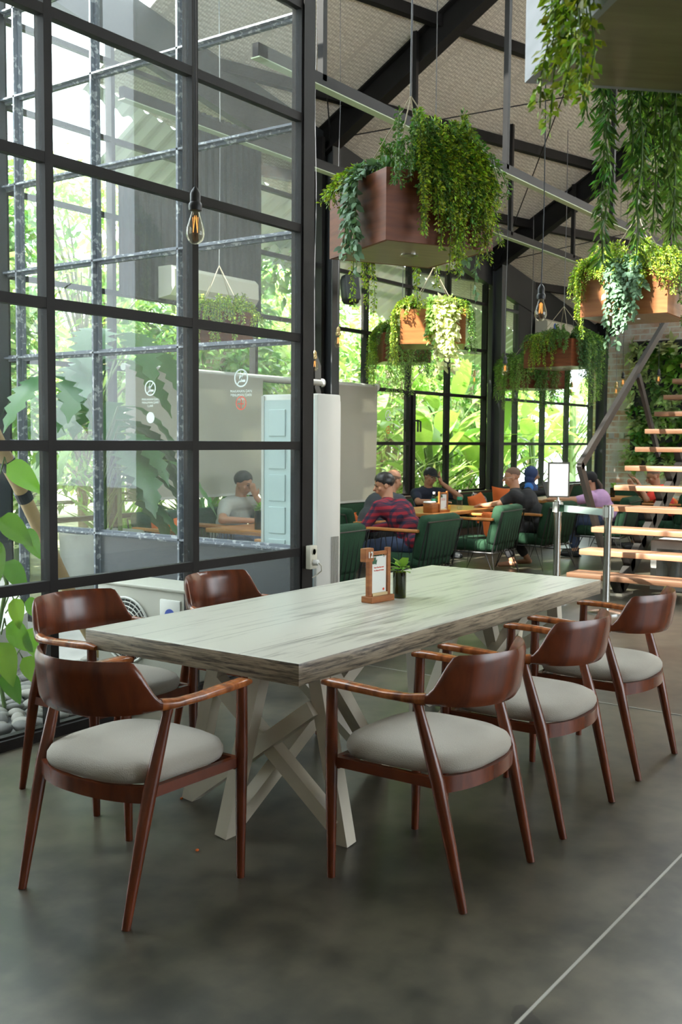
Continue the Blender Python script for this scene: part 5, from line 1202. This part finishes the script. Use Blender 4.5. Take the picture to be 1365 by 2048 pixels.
def cap_hat(root, H, hr, neck, sh):
    m = MB(); vs = []
    prof = [(.101*math.cos(t), .092*math.sin(t)) for t in np.linspace(0, 1.5, 9)]
    m.lathe([(r, z) for r, z in prof], H+hr@Vector((0, -.006, .038)), 26, True, hr@Matrix.Diagonal((.86, 1.04, 1)))
    o = m.build('baseball_cap', 'black_cloth', root); soft(o, 60)
    m = MB(); top = []; 
    for i in range(13):
        a = math.pi*i/12; top.append((.078*math.cos(a), .075+.085*math.sin(a)))
    for zz in (.040, .034): pass
    pts = [H+hr@Vector((x, y, .046-.16*max(0, y-.08)-.10*x*x/.08)) for x, y in top]; p2 = [p-hr@Vector((0, 0, .006)) for p in pts]; n = len(pts)
    m.add(pts+p2, [tuple(range(n)), tuple(range(2*n-1, n-1, -1))]+[(i, n+i, n+(i+1) % n, (i+1) % n) for i in range(n)]); m.build('cap_visor', 'black_cloth', o)
M['black_cloth'] = mat('black_cloth', (.008, .008, .010), .8); M['charcoal_cloth'] = mat('charcoal_cloth', (.018, .018, .02), .9); M['navy_cloth'] = mat('navy_cloth', (.010, .016, .035), .85)
M['slate_cloth'] = mat('slate_cloth', (.045, .052, .062), .9); M['lilac_cloth'] = mat('lilac_cloth', (.50, .30, .52), .9); M['red_cloth'] = mat('red_cloth', (.72, .045, .03), .85)
M['grey_cloth'] = mat('grey_cloth', (.42, .42, .38), .9); M['hijab'] = mat('hijab_cloth', (.035, .06, .16), .85); M['blue_cloth'] = mat('blue_cloth', (.03, .16, .52), .85)
def headscarf(root, H, hr, neck, sh):
    m = MB(); m.ell(H+hr@Vector((0, -.025, .022)), (.097, .108, .108), 22, hr).ell(H+hr@Vector((0, -.03, -.07)), (.085, .085, .09), 20, hr).ell(neck+Vector((0, .0, -.03)), (.135, .10, .09), 20).ell(neck+Vector((0, .05, -.11)), (.12, .075, .12), 18)
    # opening for the face
    o = m.build('headscarf', 'hijab', root, fix=False); remesh(o, .009, 3)
    c = MB().ell(H+hr@Vector((0, .105, -.012)), (.056, .075, .080), 20, hr).build('headscarf_opening', 'hijab', None); remesh(c, .009, 1)
    dg = bpy.context.evaluated_depsgraph_get(); c.matrix_world = root.matrix_world; c.location = root.location; c.rotation_euler = root.rotation_euler; bpy.context.view_layer.update(); dg.update()
    bo = o.modifiers.new('b', 'BOOLEAN'); bo.operation = 'DIFFERENCE'; bo.object = c; dg = bpy.context.evaluated_depsgraph_get(); dg.update()
    me = bpy.data.meshes.new_from_object(o.evaluated_get(dg)); o.modifiers.clear(); o.data = me; bpy.data.objects.remove(c)
def ponytail(root, H, hr, neck, sh):
    m = MB(); b = H+hr@Vector((0, -.10, .0)); g_ = random.Random(2)
    for k in range(9):
        dx = g_.uniform(-.02, .02); m.tube([b+Vector((dx, 0, 0)), b+Vector((dx*1.5, -.055, -.08)), b+Vector((dx*2, -.06+.01*k/9, -.20)), b+Vector((dx*1.2, -.05, -.34))], [.016, .022, .018, .004], 8)
    soft(m.build('ponytail', 'brown_hair', root), 80)
    m = MB(); m.ell(H+hr@Vector((0, -.012, .045)), (.084, .103, .086), 20, hr); o = m.build('head_wrap', 'charcoal_cloth', root); soft(o, 80)
def phone(root, H, hr, neck, sh):
    pass
def vest(root, H, hr, neck, sh):
    m = MB()
    for i in (0, 1): m.cap(neck+Vector((0, .0, -.03)), sh[i]+Vector((0, .01, 0)), .085, .078, 12)
    o = m.build('blue_yoke', 'blue_cloth', root); remesh(o, .011, 2)

# plaid man: sits in the second lounge chair, leans forward, head turned left in the picture
person('man in a red and navy plaid shirt leaning forward on his green chair', (8.62, 5.24), 4, .40, (-.02, .36, 1.06), (-14, 0, 40),
       [((-.30, .42, .66), (-.14, .62, .60), (.5, .8, -.1), .8), ((.28, .36, .66), (.06, .60, .60), (-.5, .8, -.1), .8)], 'plaid', 'denim', 'skin', 'short', longsl=True)
person('bald man in a slate grey t-shirt bending towards the man in plaid', (9.13, 6.20), 243, .42, (-.02, .36, 1.07), (-12, 0, 10),
       [((-.30, .32, .68), (-.10, .52, .64), (.4, .8, -.1), .6), ((.28, .28, .68), (.05, .50, .62), (-.4, .8, 0), .6)], 'slate_cloth', 'charcoal_cloth', 'skin', 'balding', build=1.12)
person('man in a black cap and navy polo resting his cheek on one hand', (11.72, 6.98), 152, .42, (.05, .16, 1.03), (-8, -8, 4),
       [((-.26, .40, .78), (-.08, .22, .96), (.25, -.15, .9), .6), ((.30, .28, .72), (.10, .48, .735), (-.7, .6, 0), .3)], 'navy_cloth', 'charcoal_cloth', 'skin_dark', 'short', extras=(cap_hat, glasses))
person('man in a black t-shirt with cropped hair leaning his forearms on the oak table', (11.40, 5.22), 18, .40, (0, .34, 1.07), (-8, 0, 12),
       [((-.24, .46, .76), (-.05, .66, .73), (.5, .85, -.05), .5), ((.27, .44, .76), (.06, .64, .73), (-.5, .85, -.05), .5)], 'charcoal_cloth', 'charcoal_cloth', 'skin', 'crop', extras=(glasses,), build=1.05, shoes=None,
       legs=[((-.12, .46, .47), (-.14, .30, .09)), ((.13, .42, .45), (.16, .16, .09))])
person('woman in a dark blue headscarf and black jacket with blue yoke behind the laptop', (14.5, 6.95), 190, .40, (0, .16, 1.0), (-10, 0, 30),
       [((-.28, .22, .72), (-.16, .42, .74), (.3, .9, 0), .5), ((.28, .22, .72), (.14, .42, .74), (-.3, .9, 0), .5)], 'charcoal_cloth', 'charcoal_cloth', 'skin', '', longsl=True, extras=(vest, headscarf, glasses))
person('person with a ponytail in an oversized lilac t-shirt reaching to the laptop', (12.98, 4.98), 12, .40, (0, .26, .99), (-12, 0, 14),
       [((-.30, .42, .74), (-.22, .68, .745), (.1, .95, 0), .4), ((.24, .40, .74), (.0, .64, .745), (-.2, .95, 0), .4)], 'lilac_cloth', 'denim', 'skin', '', extras=(ponytail, glasses), build=1.05, shoes='rubber')
r_ = person('man in a red shirt looking at a phone, seen through the stair treads', (14.42, 4.68), 22, .42, (0, .20, 1.02), (-18, 0, 12),
       [((-.24, .30, .72), (-.16, .40, .92), (.1, .45, .7), 1.), ((.26, .28, .70), (.06, .46, .86), (-.2, .5, .7), 1.)], 'red_cloth', 'charcoal_cloth', 'skin_dark', 'crop')
M['phone_red'] = mat('phone_case', (.35, .03, .03), .4)
ph = MB().rbox((0, 0, 0), (.075, .009, .15), .006, rot=Matrix.Rotation(-.7, 3, 'X')).build('mobile_phone', 'phone_red'); soft(ph, 30)
ph.location = Vector((14.42, 4.68, 0)) + Matrix.Rotation(R(22), 3, 'Z') @ Vector((-.10, .50, 1.0)); ph.rotation_euler = (0, 0, R(22)); tag(ph, 'red-cased phone held up by the man in red', 'phone')
person('man in a pale grey shirt covering his eyes with one hand, behind the courtyard glass', (7.86, 7.02), 172, .42, (-.02, .22, 1.06), (-14, 0, 10),
       [((-.24, .44, .72), (-.03, .40, .93), (.15, -.25, .75), .5), ((.34, .32, .72), (.12, .50, .715), (-.9, .4, 0), .3)], 'grey_cloth', 'denim', 'skin', 'short', build=1.05)
# ------------------------------------------------------------------ garden beyond the glass
def tree(loc, h, rad, n, mt, label, seed, leaf=.16, wr=.42, trunk=.07, kind='diamond', low=.15, group=None, name='garden_tree', clumps=26):
    g = np.random.default_rng(seed); t = tag(empty(name, loc), label, 'tree', group)
    tr = MB(); tr.tube([(0, 0, 0), (g.normal()*.08, g.normal()*.08, h*.35), (g.normal()*.2, g.normal()*.2, h*.7)], [trunk, trunk*.75, trunk*.4], 8)
    C = []
    for k in range(clumps):
        a = g.uniform(0, 6.28); z = h*(low+(1-low)*g.random()**.8); rr = rad*math.sqrt(g.random())*(1-.35*abs(z/h-.55)); c = np.array((rr*math.cos(a), rr*math.sin(a), z)); C.append(c)
        tr.tube([(0, 0, min(z*.6, h*.6)), (c[0]*.5, c[1]*.5, z*.85), tuple(c)], [trunk*.35, trunk*.22, .008], 5)
    soft(tr.build('trunk', 'bark', t, fix=False), 60)
    C = np.array(C); idx = g.integers(0, len(C), n); off = g.normal(size=(n, 3))*np.array((.30, .30, .22))*rad*.55; P = C[idx]+off; P[:, 2] = np.maximum(P[:, 2], .05)
    D = off/(np.linalg.norm(off, axis=1)[:, None]+1e-6)+g.normal(size=(n, 3))*.5; D[:, 2] -= .25; Nn = g.normal(size=(n, 3))*.45+np.array((0, 0, 1)); L = leaf*g.uniform(.6, 1.3, n)
    leaf_mesh('foliage', P, D, Nn, L, L*wr, mt, t, kind)
    return t
def banana(loc, h, nl, label, seed, L=1.5, W=.42, mt='l_banana', name='banana_plant'):
    g = random.Random(seed); t = tag(empty(name, loc), label, 'plant'); st = MB(); mb = MB(); st.tube([(0, 0, 0), (.03, 0, h*.5), (0, 0, h*.75)], [.09, .07, .03], 8)
    for k in range(nl):
        a = k*2.4+g.uniform(-.4, .4); z = h*g.uniform(.25, .8); e = g.uniform(.5, 2.0); d = Vector((math.cos(a), math.sin(a), e)).normalized(); p = Vector((0, 0, z*.6)); q = p+d*h*.28; st.tube([p, q], [.025, .014], 6); big_leaf(mb, q, d, L*g.uniform(.7, 1.15), W*g.uniform(.7, 1.2), g.uniform(.35, 1.1), n=10)
    soft(st.build('stems', 'stem', t), 60); foliage_obj('leaves', mt, t, mb)
def tuft(loc, h, n, mt, label, seed, wd=.05, name='grass_clump'):
    g = np.random.default_rng(seed); t = tag(empty(name, loc), label, 'plant'); a = g.uniform(0, 6.28, n); D = np.stack([np.cos(a), np.sin(a), g.uniform(.5, 2.2, n)], 1); P = np.stack([g.normal(size=n)*.06, g.normal(size=n)*.06, g.uniform(0, h*.5, n)], 1); L = h*g.uniform(.6, 1.1, n)
    leaf_mesh('blades', P, D, np.tile((0, 0, 1.), (n, 1))+g.normal(size=(n, 3))*.3, L, wd*g.uniform(.7, 1.2, n), mt, t, 'oval', .7)
    MB().tube([(0, 0, 0), (0, 0, h*.5)], .02, 6).build('stem', 'stem', t)
g = np.random.default_rng(77)
kinds = [('l_tree', 'pale glossy-leaved tree'), ('l_tree2', 'deep green broad-leaved tree'), ('l_fern', 'light green feathery tree')]
spots = [(6.6, 10.6, 4.4), (7.7, 11.6, 5.2), (8.9, 10.4, 4.6), (10.2, 11.4, 4.9), (11.1, 10.2, 4.2), (12.4, 11.3, 4.6), (13.6, 10.4, 4.2), (15.0, 11.6, 4.4), (16.4, 10.6, 4.2), (18.0, 11.4, 4.6), (19.8, 10.7, 4.4), (5.3, 11.8, 5.2), (21.6, 11.6, 5), (25.0, 12.2, 4.8), (28.0, 13.2, 5)]
where = ['left of the dark board', 'behind the dark corrugated board', 'behind the wide blind', 'behind the narrow blind', 'behind the pair of far planter boxes', 'left of the casement handles', 'just left of the big grey column', 'just right of the big grey column', 'behind the ferny planters', 'near the brick corner', 'past the brick corner', 'at the far left of the garden', 'at the far right of the garden', 'behind the last panes by the brick wall', 'farthest away at the right']
for i, (x, y, h) in enumerate(spots):
    mt, kd = kinds[i % 3]; tree((x, y, 0), h, 1.25, 3000, mt, '%s in the garden, %s' % (kd, where[i]), 100+i, leaf=.20 if i % 3 < 2 else .13, wr=.40, kind='oval' if i % 3 < 2 else 'diamond')
for i in range(15):
    x = 3.5+i*1.9; tree((x, 14.6+(i % 3)*.8, 0), 3.4+(i*37 % 10)*.14, 1.6, 1500, ('l_tree2', 'l_tree', 'l_fern')[i % 3], 'tree of the dense row at the back of the garden', 200+i, leaf=.30, wr=.45, group='back row of garden trees')
bl = 'broad arching banana-like leaves '
for i, (x, y, h, nl, L, lb) in enumerate([(12.4, 8.9, 1.9, 9, 1.0, 'behind the casement window'), (13.3, 9.2, 2.4, 10, 1.3, 'just left of the big grey column, low'), (15.0, 8.9, 2.2, 11, 1.4, 'right of the big grey column'), (16.0, 9.4, 2.6, 11, 1.5, 'behind the woman in the headscarf'), (17.0, 8.8, 2.2, 10, 1.3, 'behind the framed sign'), (18.0, 9.3, 2.5, 10, 1.4, 'beside the brick corner'), (19.2, 9.0, 2.3, 9, 1.3, 'farthest right beyond the windows'), (7.0, 9.2, 1.7, 8, .9, 'left of the wide blind'), (17.6, 10.0, 3.3, 12, 1.9, 'tall behind the framed sign'), (19.3, 9.9, 3.4, 12, 1.9, 'tall behind the red-brown planter'), (21.0, 10.4, 3.4, 12, 2.0, 'tall next to the brick corner'), (22.8, 9.7, 3.2, 12, 2.0, 'tall at the right end of the garden'), (24.6, 10.4, 3.4, 12, 2.0, 'seen in the last pane by the brick wall'), (26.4, 11.4, 3.6, 12, 2.2, 'deepest in the garden on the right')]):
    banana((x, y, 0), h, nl, 'green plant with '+bl+lb, 300+i, L, .36)
for i, (x, y, h, mt, lb) in enumerate([(12.3, 9.3, 1.5, 'l_red', 'red cordyline tuft behind the man in the cap'), (11.5, 9.0, 1.1, 'l_fern', 'grassy green clump behind the bald man'), (11.0, 9.0, 1.5, 'l_mid', 'darker green strap-leaved clump right of the narrow blind'), (6.2, 9.2, 1.2, 'l_pale', 'pale straw-coloured grass clump beyond the monstera'), (6.9, 10.0, 1.3, 'l_pale', 'pale variegated clump left of the wide blind'),
      (13.9, 9.3, 1.3, 'l_pale', 'pale spiky clump just left of the big grey column'), (15.3, 9.0, 1.1, 'l_pale', 'pale variegated clump low behind the man in the black shirt'), (16.6, 9.2, 1.3, 'l_fern', 'bright green clump right of the headscarf'), (14.7, 8.9, 1.0, 'l_fern', 'light green clump at the foot of the big grey column'), (8.2, 8.9, 1.0, 'l_fern', 'green clump under the wide blind'), (9.5, 8.9, .9, 'l_mid', 'green clump under the left end of the narrow blind')]):
    tuft((x, y, 0), h, 90, mt, lb, 400+i, .07 if mt != 'l_fern' else .045)
for k in range(3):
    o = MB().lathe([(.012, 0), (.034, .05), (.030, .14), (.006, .24)], (11.15+.16*k, 8.35, 1.15+.06*k), 10).build('ginger_flower', 'red_ink'); MB().tube([(11.15+.16*k, 8.35, 0), (11.15+.16*k, 8.35, 1.16+.06*k)], .006, 5).build('stalk', 'stem', o); tag(o, 'upright red ginger flower spike behind the bald man', 'flower', 'red ginger flower spikes')
# trees and palm at the courtyard side
banana((4.2, 10.2, 0), 3.2, 10, 'tall palm-like plant at the left end of the garden', 330, 1.7, .35, 'l_tree2', 'palm')
tree((4.6, 9.4, 0), 3.6, .9, 2600, 'l_tree', 'leafy shrub tree at the far left behind the courtyard', 340, leaf=.18, kind='oval')
# garden lean-to: white posts and rail seen left of the blinds
t = tag(empty('garden_fence', (12.0, 12.9, 0)), 'low dark fence crossing the garden behind the plants', 'fence')
MB().beam((-7, 0, 1.0), (10, 0, 1.0), .04, .06).beam((-7, 0, .5), (10, 0, .5), .04, .06).build('rails', 'dark_board', t)
for k in range(9): MB().beam((-7+2.1*k, 0, 0), (-7+2.1*k, 0, 1.1), .06, .06).build('post', 'dark_board', t)
# unseen, added building beyond the courtyard: blocks the low sun from the long table
t = tag(empty('sun_blocker', (-6.0, 9.6, 0)), 'unseen added building wing standing left of the courtyard', 'blocker')
MB().box((0, 0, 5.5), (8.0, 8.4, 11)).build('wall', 'concrete', t); MB().box((0, 0, 11.05), (8.2, 9.0, .12)).build('blocker_top', 'corr', t)
# small things left on the table and floor
for (x, y, lb) in ((2.70, 2.56, 'orange crumb beside the foot of the nearest white table leg'), (3.06, 2.99, 'orange crumb at the foot of the left white table leg')):
    o = MB().ell((x, y, .006), (.008, .006, .005), 8).build('crumb', 'orange'); tag(o, lb, 'crumb')
